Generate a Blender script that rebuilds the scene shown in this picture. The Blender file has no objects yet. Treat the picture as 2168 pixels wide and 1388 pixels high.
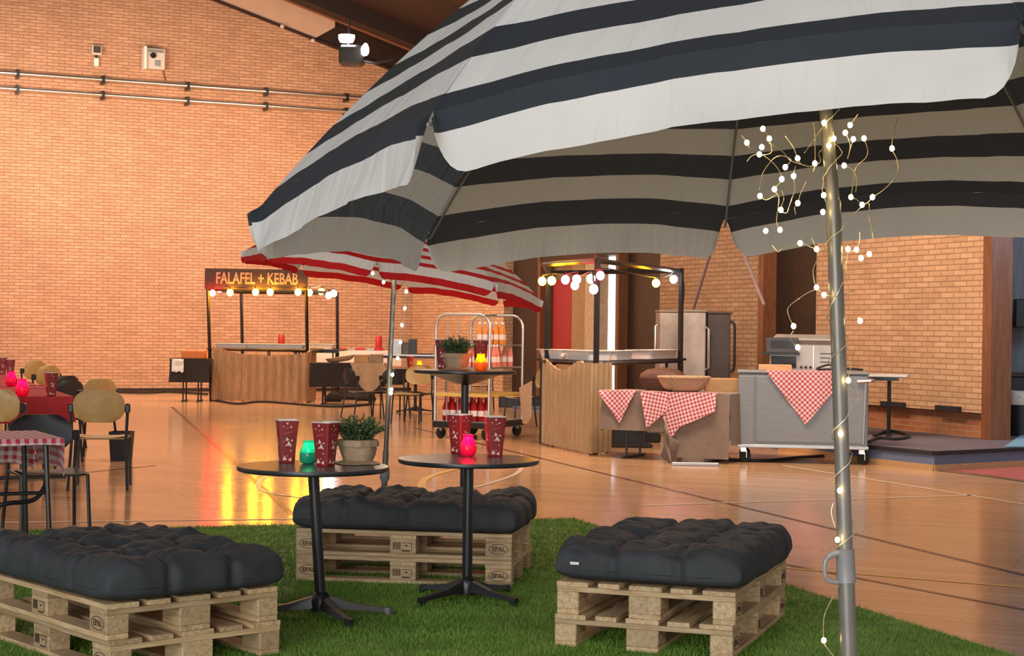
import bpy, math, random
from mathutils import Vector, Matrix, noise
random.seed(7)
R = math.radians
C = bpy.context.scene.collection
PI = math.pi
# ------------------------------------------------------------------ camera model
CX, CY, FPX, PITCH, ROLL, EYE = 1084.0, 694.0, 3500.0, 0.0018, 0.0131, 1.396
cp, sp, cr, sr = math.cos(PITCH), math.sin(PITCH), math.cos(ROLL), math.sin(ROLL)
def ray(px, py):
    dx, dy = px-CX, py-CY
    x, y = dx*cr+dy*sr, -dx*sr+dy*cr
    r, u = x/FPX, -y/FPX
    return Vector((r, cp-u*sp, sp+u*cp))
def W(px, py, Y):
    d = ray(px, py); k = Y/d.y
    return Vector((d.x*k, Y, EYE+d.z*k))
def G(px, py, z=0.0):
    d = ray(px, py); k = (z-EYE)/d.z
    return Vector((d.x*k, d.y*k, z))
# ------------------------------------------------------------------ materials
def srgb(r, g, b):
    f = lambda c: (c/255/12.92) if c/255 <= .04045 else ((c/255+.055)/1.055)**2.4
    return (f(r), f(g), f(b), 1)
def newmat(name):
    m = bpy.data.materials.new(name); m.use_nodes = True
    nt = m.node_tree
    return m, nt, nt.nodes['Principled BSDF']
def pm(name, col, rough=.6, metal=0, spec=.5, var=0, scale=20, bump=0, bscale=60, emis=None, estr=0, trans=0, stretch=None, coat=0, alpha=1):
    m, nt, b = newmat(name)
    N, L = nt.nodes, nt.links
    b.inputs['Base Color'].default_value = col
    b.inputs['Roughness'].default_value = rough
    b.inputs['Metallic'].default_value = metal
    b.inputs['Specular IOR Level'].default_value = spec
    b.inputs['Coat Weight'].default_value = coat
    b.inputs['Transmission Weight'].default_value = trans
    if emis:
        b.inputs['Emission Color'].default_value = emis; b.inputs['Emission Strength'].default_value = estr
    if var or bump:
        tc = N.new('ShaderNodeTexCoord'); mp = N.new('ShaderNodeMapping')
        L.new(tc.outputs['Object'], mp.inputs['Vector'])
        if stretch: mp.inputs['Scale'].default_value = stretch
    if var:
        n = N.new('ShaderNodeTexNoise'); n.inputs['Scale'].default_value = scale; n.inputs['Detail'].default_value = 5
        L.new(mp.outputs[0], n.inputs['Vector'])
        mr = N.new('ShaderNodeMapRange'); mr.inputs[1].default_value = .3; mr.inputs[2].default_value = .7
        mr.inputs[3].default_value = 1-var; mr.inputs[4].default_value = 1+var
        L.new(n.outputs[0], mr.inputs[0])
        mx = N.new('ShaderNodeVectorMath'); mx.operation = 'SCALE'; mx.inputs[0].default_value = col[:3]
        L.new(mr.outputs[0], mx.inputs['Scale']); L.new(mx.outputs[0], b.inputs['Base Color'])
    if bump:
        n2 = N.new('ShaderNodeTexNoise'); n2.inputs['Scale'].default_value = bscale; n2.inputs['Detail'].default_value = 4
        L.new(mp.outputs[0], n2.inputs['Vector'])
        bp = N.new('ShaderNodeBump'); bp.inputs['Strength'].default_value = bump; bp.inputs['Distance'].default_value = .01
        L.new(n2.outputs[0], bp.inputs['Height']); L.new(bp.outputs[0], b.inputs['Normal'])
    return m
def mathn(nt, op, a, b=None, c=None):
    n = nt.nodes.new('ShaderNodeMath'); n.operation = op
    for i, v in enumerate((a, b, c)):
        if v is None: continue
        if isinstance(v, (int, float)): n.inputs[i].default_value = v
        else: nt.links.new(v, n.inputs[i])
    return n.outputs[0]
def mixc(nt, fac, a, b):
    n = nt.nodes.new('ShaderNodeMix'); n.data_type = 'RGBA'
    if isinstance(fac, (int, float)): n.inputs[0].default_value = fac
    else: nt.links.new(fac, n.inputs[0])
    for i, v in ((6, a), (7, b)):
        if isinstance(v, tuple): n.inputs[i].default_value = v
        else: nt.links.new(v, n.inputs[i])
    return n.outputs[2]
def brick_mat(name, c1, c2, mortar, off=.5):
    m, nt, b = newmat(name); N, L = nt.nodes, nt.links
    uv = N.new('ShaderNodeUVMap')
    br = N.new('ShaderNodeTexBrick')
    L.new(uv.outputs[0], br.inputs['Vector'])
    br.inputs['Scale'].default_value = 1
    br.inputs['Brick Width'].default_value = .24; br.inputs['Row Height'].default_value = .0667
    br.inputs['Mortar Size'].default_value = .0075; br.inputs['Mortar Smooth'].default_value = .25
    br.inputs['Bias'].default_value = 0
    br.inputs['Color1'].default_value = c1; br.inputs['Color2'].default_value = c2; br.inputs['Mortar'].default_value = mortar
    n = N.new('ShaderNodeTexNoise'); n.inputs['Scale'].default_value = .9; n.inputs['Detail'].default_value = 6
    L.new(uv.outputs[0], n.inputs['Vector'])
    mp = N.new('ShaderNodeMapping'); mp.inputs['Scale'].default_value = (4, 14, 1); L.new(uv.outputs[0], mp.inputs['Vector'])
    n2 = N.new('ShaderNodeTexNoise'); n2.inputs['Scale'].default_value = 1; n2.inputs['Detail'].default_value = 3
    L.new(mp.outputs[0], n2.inputs['Vector'])
    f = mathn(nt, 'ADD', mathn(nt, 'MULTIPLY', n.outputs[0], .40), mathn(nt, 'MULTIPLY', n2.outputs[0], .40))
    f = mathn(nt, 'ADD', f, .60)
    s = N.new('ShaderNodeVectorMath'); s.operation = 'SCALE'
    L.new(br.outputs[0], s.inputs[0]); L.new(f, s.inputs['Scale']); L.new(s.outputs[0], b.inputs['Base Color'])
    b.inputs['Roughness'].default_value = .8; b.inputs['Specular IOR Level'].default_value = .3
    bp = N.new('ShaderNodeBump'); bp.inputs['Strength'].default_value = .8; bp.inputs['Distance'].default_value = .012; bp.invert = True
    L.new(br.outputs[1], bp.inputs['Height']); L.new(bp.outputs[0], b.inputs['Normal'])
    return m
M = {}
M['brick'] = brick_mat('yellow_brick', (.60,.36,.235,1), (.49,.285,.18,1), (.33,.185,.11,1))
M['brick2'] = brick_mat('yellow_brick_side', (.60,.37,.22,1), (.50,.29,.165,1), (.36,.20,.11,1))
M['brick3'] = brick_mat('red_brick_base', (.42,.17,.08,1), (.33,.12,.05,1), (.45,.25,.14,1))
def floor_colour():
    m, nt, b = newmat('varnished_sports_floor'); N, L = nt.nodes, nt.links
    tc = N.new('ShaderNodeTexCoord'); mp = N.new('ShaderNodeMapping')
    mp.inputs['Rotation'].default_value = (0, 0, R(23.5)); L.new(tc.outputs['Object'], mp.inputs['Vector'])
    br = N.new('ShaderNodeTexBrick'); L.new(mp.outputs[0], br.inputs['Vector'])
    br.inputs['Scale'].default_value = 1; br.inputs['Brick Width'].default_value = 2.4; br.inputs['Row Height'].default_value = .13
    br.inputs['Mortar Size'].default_value = .0022; br.inputs['Color1'].default_value = (.66,.40,.225,1); br.inputs['Color2'].default_value = (.56,.325,.17,1)
    br.inputs['Mortar'].default_value = (.26,.115,.05,1); br.inputs['Bias'].default_value = 0
    mg = N.new('ShaderNodeMapping'); mg.inputs['Scale'].default_value = (1.2, 22, 1); L.new(mp.outputs[0], mg.inputs['Vector'])
    n = N.new('ShaderNodeTexNoise'); n.inputs['Scale'].default_value = 1.4; n.inputs['Detail'].default_value = 7; n.inputs['Distortion'].default_value = .5
    L.new(mg.outputs[0], n.inputs['Vector'])
    f = mathn(nt, 'ADD', mathn(nt, 'MULTIPLY', n.outputs[0], .55), .72)
    s = N.new('ShaderNodeVectorMath'); s.operation = 'SCALE'; L.new(br.outputs[0], s.inputs[0]); L.new(f, s.inputs['Scale'])
    L.new(s.outputs[0], b.inputs['Base Color'])
    n3 = N.new('ShaderNodeTexNoise'); n3.inputs['Scale'].default_value = .35; n3.inputs['Detail'].default_value = 2; L.new(tc.outputs['Object'], n3.inputs['Vector'])
    L.new(mathn(nt, 'ADD', mathn(nt, 'MULTIPLY', n3.outputs[0], .08), .115), b.inputs['Roughness'])
    b.inputs['Specular IOR Level'].default_value = .55
    n4 = N.new('ShaderNodeTexNoise'); n4.inputs['Scale'].default_value = 7; L.new(mp.outputs[0], n4.inputs['Vector'])
    bp = N.new('ShaderNodeBump'); bp.inputs['Strength'].default_value = .12; bp.inputs['Distance'].default_value = .006
    L.new(n4.outputs[0], bp.inputs['Height']); L.new(bp.outputs[0], b.inputs['Normal'])
    return m
M['floor'] = floor_colour()
def wood_mat(name, a, c, stretch=(2, 25, 25), rough=.6, sc=2.2):
    m, nt, b = newmat(name); N, L = nt.nodes, nt.links
    tc = N.new('ShaderNodeTexCoord'); mp = N.new('ShaderNodeMapping'); mp.inputs['Scale'].default_value = stretch
    oi = N.new('ShaderNodeObjectInfo')
    L.new(tc.outputs['Object'], mp.inputs['Vector'])
    va = N.new('ShaderNodeVectorMath'); va.operation = 'ADD'; L.new(mp.outputs[0], va.inputs[0])
    vs = N.new('ShaderNodeVectorMath'); vs.operation = 'SCALE'; vs.inputs[0].default_value = (31, 17, 23); L.new(oi.outputs['Random'], vs.inputs['Scale'])
    L.new(vs.outputs[0], va.inputs[1])
    n = N.new('ShaderNodeTexNoise'); n.inputs['Scale'].default_value = sc; n.inputs['Detail'].default_value = 6; n.inputs['Distortion'].default_value = 1.2
    L.new(va.outputs[0], n.inputs['Vector'])
    mr = N.new('ShaderNodeMapRange'); mr.inputs[1].default_value = .3; mr.inputs[2].default_value = .72; L.new(n.outputs[0], mr.inputs[0])
    col = mixc(nt, mr.outputs[0], a, c)
    v = mathn(nt, 'ADD', mathn(nt, 'MULTIPLY', oi.outputs['Random'], .45), .76)
    s = N.new('ShaderNodeVectorMath'); s.operation = 'SCALE'; L.new(col, s.inputs[0]); L.new(v, s.inputs['Scale'])
    L.new(s.outputs[0], b.inputs['Base Color']); b.inputs['Roughness'].default_value = rough
    bp = N.new('ShaderNodeBump'); bp.inputs['Strength'].default_value = .25; bp.inputs['Distance'].default_value = .004
    L.new(n.outputs[0], bp.inputs['Height']); L.new(bp.outputs[0], b.inputs['Normal'])
    return m
M['pallet'] = wood_mat('pallet_pine', (.62,.45,.26,1), (.36,.21,.095,1))
M['chairwood'] = wood_mat('beech_ply', (.55,.36,.14,1), (.46,.28,.10,1), (3, 12, 3), .4)
M['reed'] = wood_mat('reed_mat', (.60,.38,.21,1), (.27,.14,.06,1), (75, 75, 2.2), .8, 1.6)
M['reed2'] = wood_mat('reed_mat_pale', (.55,.40,.23,1), (.30,.19,.09,1), (90, 90, 2.0), .8, 1.6)
M['darkwood'] = wood_mat('dark_stained_timber', (.042,.020,.012,1), (.024,.011,.007,1), (2, 9, 9), .5)
M['ceilwood'] = wood_mat('dark_roof_boards', (.030,.013,.009,1), (.018,.008,.005,1), (2, 9, 9), .6)
M['brownwood'] = wood_mat('red_brown_timber', (.26,.10,.045,1), (.16,.055,.022,1), (8, 8, 1), .45)
M['boxwood'] = wood_mat('plain_pine_board', (.60,.36,.18,1), (.48,.27,.12,1), (3, 14, 14), .6)
M['panel'] = wood_mat('blue_grey_boards', (.20,.21,.24,1), (.10,.10,.12,1), (16, 16, .8), .5)
M['soffit'] = pm('soffit_panel', (.62,.42,.30,1), .7, var=.05, scale=2)
M['cushion'] = pm('charcoal_cushion_fabric', (.031,.0335,.038,1), .75, var=.2, scale=9, bump=.2, bscale=22)
M['black'] = pm('black_metal', (.012,.012,.013,1), .35, var=.1)
M['blackpl'] = pm('black_plastic', (.02,.02,.022,1), .5, var=.1)
M['tabletop'] = pm('dark_laminate', (.10,.092,.092,1), .30, var=.06, scale=40, spec=.8)
M['chrome'] = pm('bright_steel', (.72,.71,.69,1), .33, 1, var=.05)
M['steel'] = pm('brushed_steel', (.42,.43,.45,1), .38, .85, var=.12, scale=6, stretch=(1, 1, 14))
M['steelfront'] = pm('dull_steel_panels', (.25,.265,.285,1), .5, .45, var=.1, scale=6, stretch=(1, 1, 14))
M['steelwarm'] = pm('worn_steel_cabinet', (.44,.38,.34,1), .42, .6, var=.15, scale=5)
M['darksteel'] = pm('dark_steel_door', (.075,.06,.055,1), .4, .3, var=.15, scale=5)
M['pole'] = pm('grey_painted_pole', (.135,.125,.115,1), .36, .25, var=.08)
M['poledark'] = pm('bronze_brown_pole', (.12,.10,.08,1), .35, .4, var=.1)
M['poleplastic'] = pm('grey_plastic_clamp', (.16,.155,.16,1), .4, var=.08)
M['white'] = pm('white_enamel', (.86,.84,.80,1), .35, var=.04)
M['whiteplastic'] = pm('white_plastic', (.62,.58,.54,1), .5, var=.04)
M['redplain'] = pm('red_plastic', (.40,.02,.02,1), .4, var=.1)
M['redcloth'] = pm('red_tablecloth', (.42,.02,.025,1), .8, var=.1, bump=.2)
M['blackcloth'] = pm('black_tablecloth', (.022,.016,.015,1), .8, var=.15, bump=.2)
M['browncloth'] = pm('taupe_tablecloth', (.25,.19,.155,1), .85, var=.08, bump=.2)
M['beigecloth'] = pm('sand_tablecloth', (.50,.34,.21,1), .85, var=.08, bump=.2)
M['whitecloth'] = pm('white_tablecloth', (.70,.62,.58,1), .85, var=.05)
M['paper'] = pm('brown_kraft_paper', (.36,.24,.15,1), .7, var=.15, scale=15, bump=.5, bscale=35)
M['cupwhite'] = pm('cup_rim_white', (.78,.70,.62,1), .6, var=.03)
M['cupink'] = pm('cup_print_cream', (.72,.52,.42,1), .6, var=.1, scale=60)
M['cupred'] = pm('cup_dark_red', (.235,.012,.014,1), .45, var=.08, scale=12)
M['cupink2'] = pm('cup_print_pink', (.42,.10,.09,1), .6, var=.1)
M['leaf'] = pm('thyme_leaf', (.085,.15,.055,1), .6, var=.45, scale=30)
M['leaf2'] = pm('thyme_leaf_pale', (.20,.29,.12,1), .6, var=.3, scale=30)
M['soil'] = pm('potting_soil', (.03,.02,.012,1), .9, bump=.5)
M['orange'] = pm('orange_crate_plastic', (.75,.20,.04,1), .5, var=.1)
M['cardboard'] = pm('cardboard', (.52,.30,.13,1), .8, var=.15, scale=10)
M['rubber'] = pm('black_rubber', (.015,.015,.015,1), .7, var=.1)
M['yellowshelf'] = pm('yellow_shelf_board', (.62,.45,.10,1), .5, var=.1)
M['wicker'] = None
M['screenglass'] = pm('dark_glass', (.02,.02,.025,1), .1, var=.05)
M['bluefloor'] = pm('blue_floor_and_riser', (.12,.15,.24,1), .8, var=.12, scale=18)
M['platcarpet'] = pm('mauve_platform_carpet', (.145,.115,.14,1), .9, var=.12, scale=16, bump=.2)
M['doorlight'] = pm('painted_door_light', (.22,.42,.58,1), .5, var=.06)
M['pinkfloor'] = pm('pink_floor_paint', (.52,.14,.13,1), .3, var=.08)
M['linewhite'] = pm('white_court_line', (.80,.66,.54,1), .25, var=.05)
M['lineyellow'] = pm('yellow_court_line', (.75,.46,.08,1), .25, var=.05)
M['linedark'] = pm('dark_court_line', (.060,.028,.025,1), .25, var=.1)
M['stamp'] = pm('burnt_stamp', (.09,.045,.025,1), .8, var=.2)
M['chalk'] = pm('chalk_lettering', (.34,.21,.18,1), .8, var=.3, scale=40)
M['poster'] = pm('red_poster', (.42,.025,.03,1), .5, var=.08)
M['tanwall'] = pm('tan_plaster', (.42,.25,.12,1), .7, var=.08, scale=4)
M['creamledge'] = pm('cream_brick_pier', (.62,.44,.28,1), .7, var=.15, scale=12)
M['greydoor'] = pm('blue_grey_door', (.25,.28,.33,1), .45, var=.08)
M['daylight'] = pm('daylit_white_doorway', (.8,.85,.9,1), .6, var=.02, emis=(.80,.90,1,1), estr=1.5)
M['wire'] = pm('thin_copper_wire', (.62,.52,.34,1), .35, .6, var=.1)
M['cable'] = pm('black_cable', (.02,.02,.02,1), .6, var=.1)
M['rope'] = pm('mauve_steel_stay', (.30,.22,.24,1), .6, var=.1)
M['pinkcap'] = pm('pink_paper', (.65,.12,.20,1), .6, var=.1)
M['whitelabel'] = pm('white_label', (.75,.66,.66,1), .5, var=.05)
M['cream'] = pm('cream_upholstery', (.62,.50,.38,1), .7, var=.05)
def liquid(name, col):
    m, nt, b = newmat(name)
    b.inputs['Base Color'].default_value = col; b.inputs['Roughness'].default_value = .15
    b.inputs['Transmission Weight'].default_value = .35; b.inputs['IOR'].default_value = 1.2
    n = nt.nodes.new('ShaderNodeTexNoise'); n.inputs['Scale'].default_value = 20
    nt.links.new(mixc(nt, n.outputs[0], col, tuple(min(1, c*1.35) for c in col[:3])+(1,)), b.inputs['Base Color'])
    return m
M['pinkdrink'] = liquid('pink_soda', (.75,.28,.22,1)); M['orangedrink'] = liquid('orange_soda', (.85,.33,.08,1)); M['reddrink'] = liquid('red_soda', (.38,.02,.02,1))
def emit(name, col, st):
    m, nt, b = newmat(name)
    b.inputs['Base Color'].default_value = col; b.inputs['Emission Color'].default_value = col; b.inputs['Emission Strength'].default_value = st
    n = nt.nodes.new('ShaderNodeTexNoise'); n.inputs['Scale'].default_value = 3
    nt.links.new(mixc(nt, n.outputs[0], col, tuple(c*.85 for c in col[:3])+(1,)), b.inputs['Emission Color'])
    return m
M['led'] = emit('warm_fairy_led', (1,.74,.30,1), 30)
M['led2'] = emit('pale_fairy_led', (.95,.95,.72,1), 60)
BS = 110
M['b_red'] = emit('red_bulb', (1,.010,.012,1), BS*1.0); M['b_yel'] = emit('amber_bulb', (1,.42,.010,1), BS*1.15)
M['b_wht'] = emit('cool_white_bulb', (.85,.92,1,1), BS*.5); M['b_pnk'] = emit('pink_bulb', (1,.05,.10,1), BS*.7); M['b_grn'] = emit('green_white_bulb', (.80,1,.62,1), BS*.45)
M['spot'] = emit('spotlight_lens', (1,.93,.85,1), 25)
M['flame'] = emit('candle_flame', (1,.65,.25,1), 60)
def jar_glass(name, col):
    m, nt, b = newmat(name); N, L = nt.nodes, nt.links
    n = N.new('ShaderNodeTexNoise'); n.inputs['Scale'].default_value = 14
    cc = mixc(nt, n.outputs[0], col, tuple(c*.85 for c in col[:3])+(1,))
    L.new(cc, b.inputs['Base Color']); b.inputs['Roughness'].default_value = .08; b.inputs['Specular IOR Level'].default_value = .8
    tp = N.new('ShaderNodeBsdfTransparent'); L.new(cc, tp.inputs[0])
    tl = N.new('ShaderNodeBsdfTranslucent'); L.new(cc, tl.inputs[0])
    m1 = N.new('ShaderNodeMixShader'); m1.inputs[0].default_value = .35; L.new(tp.outputs[0], m1.inputs[1]); L.new(tl.outputs[0], m1.inputs[2])
    mx = N.new('ShaderNodeMixShader'); mx.inputs[0].default_value = .30; L.new(m1.outputs[0], mx.inputs[1]); L.new(b.outputs[0], mx.inputs[2]); L.new(mx.outputs[0], N['Material Output'].inputs[0])
    return m
def jar_mat(name, col, tr=.75):
    m, nt, b = newmat(name); N, L = nt.nodes, nt.links
    b.inputs['Base Color'].default_value = col; b.inputs['Roughness'].default_value = .12; b.inputs['Specular IOR Level'].default_value = .6
    n = N.new('ShaderNodeTexNoise'); n.inputs['Scale'].default_value = 12
    cc = mixc(nt, n.outputs[0], col, tuple(c*.8 for c in col[:3])+(1,)); L.new(cc, b.inputs['Base Color'])
    t = N.new('ShaderNodeBsdfTranslucent'); L.new(cc, t.inputs[0])
    mx = N.new('ShaderNodeMixShader'); mx.inputs[0].default_value = tr
    L.new(b.outputs[0], mx.inputs[1]); L.new(t.outputs[0], mx.inputs[2]); L.new(mx.outputs[0], N['Material Output'].inputs[0])
    return m
M['jar_teal'] = jar_glass('teal_glass', (.06,.66,.50,1)); M['jar_pink'] = jar_glass('pink_glass', (1,.03,.27,1)); M['jar_yel'] = jar_glass('amber_glass', (1,.50,.04,1))
M['wax_teal'] = jar_mat('teal_wax', (.10,.72,.55,1), .5); M['wax_pink'] = jar_mat('pink_wax', (1,.06,.30,1), .5); M['wax_yel'] = jar_mat('amber_wax', (1,.52,.06,1), .5)
def stripe_mat(name, dark, light, start, period, duty, tr, wr=.0):
    """stripes follow the second UV axis, in metres from the rim"""
    m, nt, b = newmat(name); N, L = nt.nodes, nt.links
    uv = N.new('ShaderNodeUVMap'); sx = N.new('ShaderNodeSeparateXYZ'); L.new(uv.outputs[0], sx.inputs[0])
    t = mathn(nt, 'MODULO', mathn(nt, 'ADD', sx.outputs[1], -start+period*20), period)
    isd = mathn(nt, 'LESS_THAN', t, duty*period)
    nz = N.new('ShaderNodeTexNoise'); nz.inputs['Scale'].default_value = 5; nz.inputs['Detail'].default_value = 5
    tc = N.new('ShaderNodeTexCoord'); L.new(tc.outputs['Object'], nz.inputs['Vector'])
    f = mathn(nt, 'ADD', mathn(nt, 'MULTIPLY', nz.outputs[0], .22), .89)
    col = mixc(nt, isd, light, dark)
    s = N.new('ShaderNodeVectorMath'); s.operation = 'SCALE'; L.new(col, s.inputs[0]); L.new(f, s.inputs['Scale'])
    L.new(s.outputs[0], b.inputs['Base Color']); b.inputs['Roughness'].default_value = .75; b.inputs['Specular IOR Level'].default_value = .25
    mp = N.new('ShaderNodeMapping'); mp.inputs['Scale'].default_value = (9, 1.4, 1); L.new(uv.outputs[0], mp.inputs['Vector'])
    n2 = N.new('ShaderNodeTexNoise'); n2.inputs['Scale'].default_value = 2.2; n2.inputs['Detail'].default_value = 3; n2.inputs['Distortion'].default_value = .6; L.new(mp.outputs[0], n2.inputs['Vector'])
    bp = N.new('ShaderNodeBump'); bp.inputs['Strength'].default_value = .55; bp.inputs['Distance'].default_value = .015
    L.new(n2.outputs[0], bp.inputs['Height']); L.new(bp.outputs[0], b.inputs['Normal'])
    tl = N.new('ShaderNodeBsdfTranslucent'); L.new(mixc(nt, isd, tuple(c*1.0 for c in light[:3])+(1,), tuple(c*.8+.15 for c in dark[:3])+(1,)) if name.startswith('navy') else s.outputs[0], tl.inputs[0]); L.new(bp.outputs[0], tl.inputs['Normal'])
    mx = N.new('ShaderNodeMixShader'); mx.inputs[0].default_value = tr
    L.new(b.outputs[0], mx.inputs[1]); L.new(tl.outputs[0], mx.inputs[2]); L.new(mx.outputs[0], N['Material Output'].inputs[0])
    return m
M['navy'] = stripe_mat('navy_white_canvas', (.013,.019,.031,1), (.545,.535,.525,1), -.035, .166, .47, .38)
M['redwhite'] = stripe_mat('red_white_canvas', (.62,.02,.02,1), (.80,.74,.70,1), -.10, .105, .45, .5)
def gingham(name, size, red=(.50,.035,.06,1), white=(.80,.62,.62,1)):
    m, nt, b = newmat(name); N, L = nt.nodes, nt.links
    uv = N.new('ShaderNodeUVMap'); sx = N.new('ShaderNodeSeparateXYZ'); L.new(uv.outputs[0], sx.inputs[0])
    a = mathn(nt, 'GREATER_THAN', mathn(nt, 'MODULO', mathn(nt, 'ADD', sx.outputs[0], size*200), size), size*.5)
    c = mathn(nt, 'GREATER_THAN', mathn(nt, 'MODULO', mathn(nt, 'ADD', sx.outputs[1], size*200), size), size*.5)
    col = mixc(nt, mathn(nt, 'MULTIPLY', mathn(nt, 'ADD', a, c), .5), white, red)
    L.new(col, b.inputs['Base Color']); b.inputs['Roughness'].default_value = .8
    return m
M['gingham'] = gingham('red_gingham', .052); M['gingham2'] = gingham('red_gingham_small', .040, (.42,.03,.06,1), (.82,.62,.64,1))
def wicker(name, a, c):
    m, nt, b = newmat(name); N, L = nt.nodes, nt.links
    tc = N.new('ShaderNodeTexCoord'); ck = N.new('ShaderNodeTexChecker'); ck.inputs['Scale'].default_value = 60
    L.new(tc.outputs['Object'], ck.inputs['Vector']); ck.inputs[1].default_value = a; ck.inputs[2].default_value = c
    L.new(ck.outputs[0], b.inputs['Base Color']); b.inputs['Roughness'].default_value = .6
    bp = N.new('ShaderNodeBump'); bp.inputs['Distance'].default_value = .01; L.new(ck.outputs[1], bp.inputs['Height']); L.new(bp.outputs[0], b.inputs['Normal'])
    return m
M['wicker'] = wicker('willow_wicker', (.56,.40,.25,1), (.38,.25,.14,1)); M['wickerdark'] = wicker('dark_wicker', (.13,.055,.035,1), (.08,.03,.02,1))
def grass_mat():
    m, nt, b = newmat('artificial_grass'); N, L = nt.nodes, nt.links
    tc = N.new('ShaderNodeTexCoord'); n = N.new('ShaderNodeTexNoise'); n.inputs['Scale'].default_value = 3; n.inputs['Detail'].default_value = 8
    L.new(tc.outputs['Object'], n.inputs['Vector'])
    mp = N.new('ShaderNodeMapping'); mp.inputs['Scale'].default_value = (1, 7, 1); L.new(tc.outputs['Object'], mp.inputs['Vector'])
    n2 = N.new('ShaderNodeTexNoise'); n2.inputs['Scale'].default_value = 1.6; n2.inputs['Detail'].default_value = 3; L.new(mp.outputs[0], n2.inputs['Vector'])
    mr = N.new('ShaderNodeMapRange'); mr.inputs[1].default_value = .3; mr.inputs[2].default_value = .7
    L.new(mathn(nt, 'ADD', mathn(nt, 'MULTIPLY', n.outputs[0], .45), mathn(nt, 'MULTIPLY', n2.outputs[0], .55)), mr.inputs[0])
    L.new(mixc(nt, mr.outputs[0], (.078,.165,.018,1), (.20,.345,.050,1)), b.inputs['Base Color'])
    b.inputs['Roughness'].default_value = .6; b.inputs['Specular IOR Level'].default_value = .3
    return m
M['grass'] = grass_mat()
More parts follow.
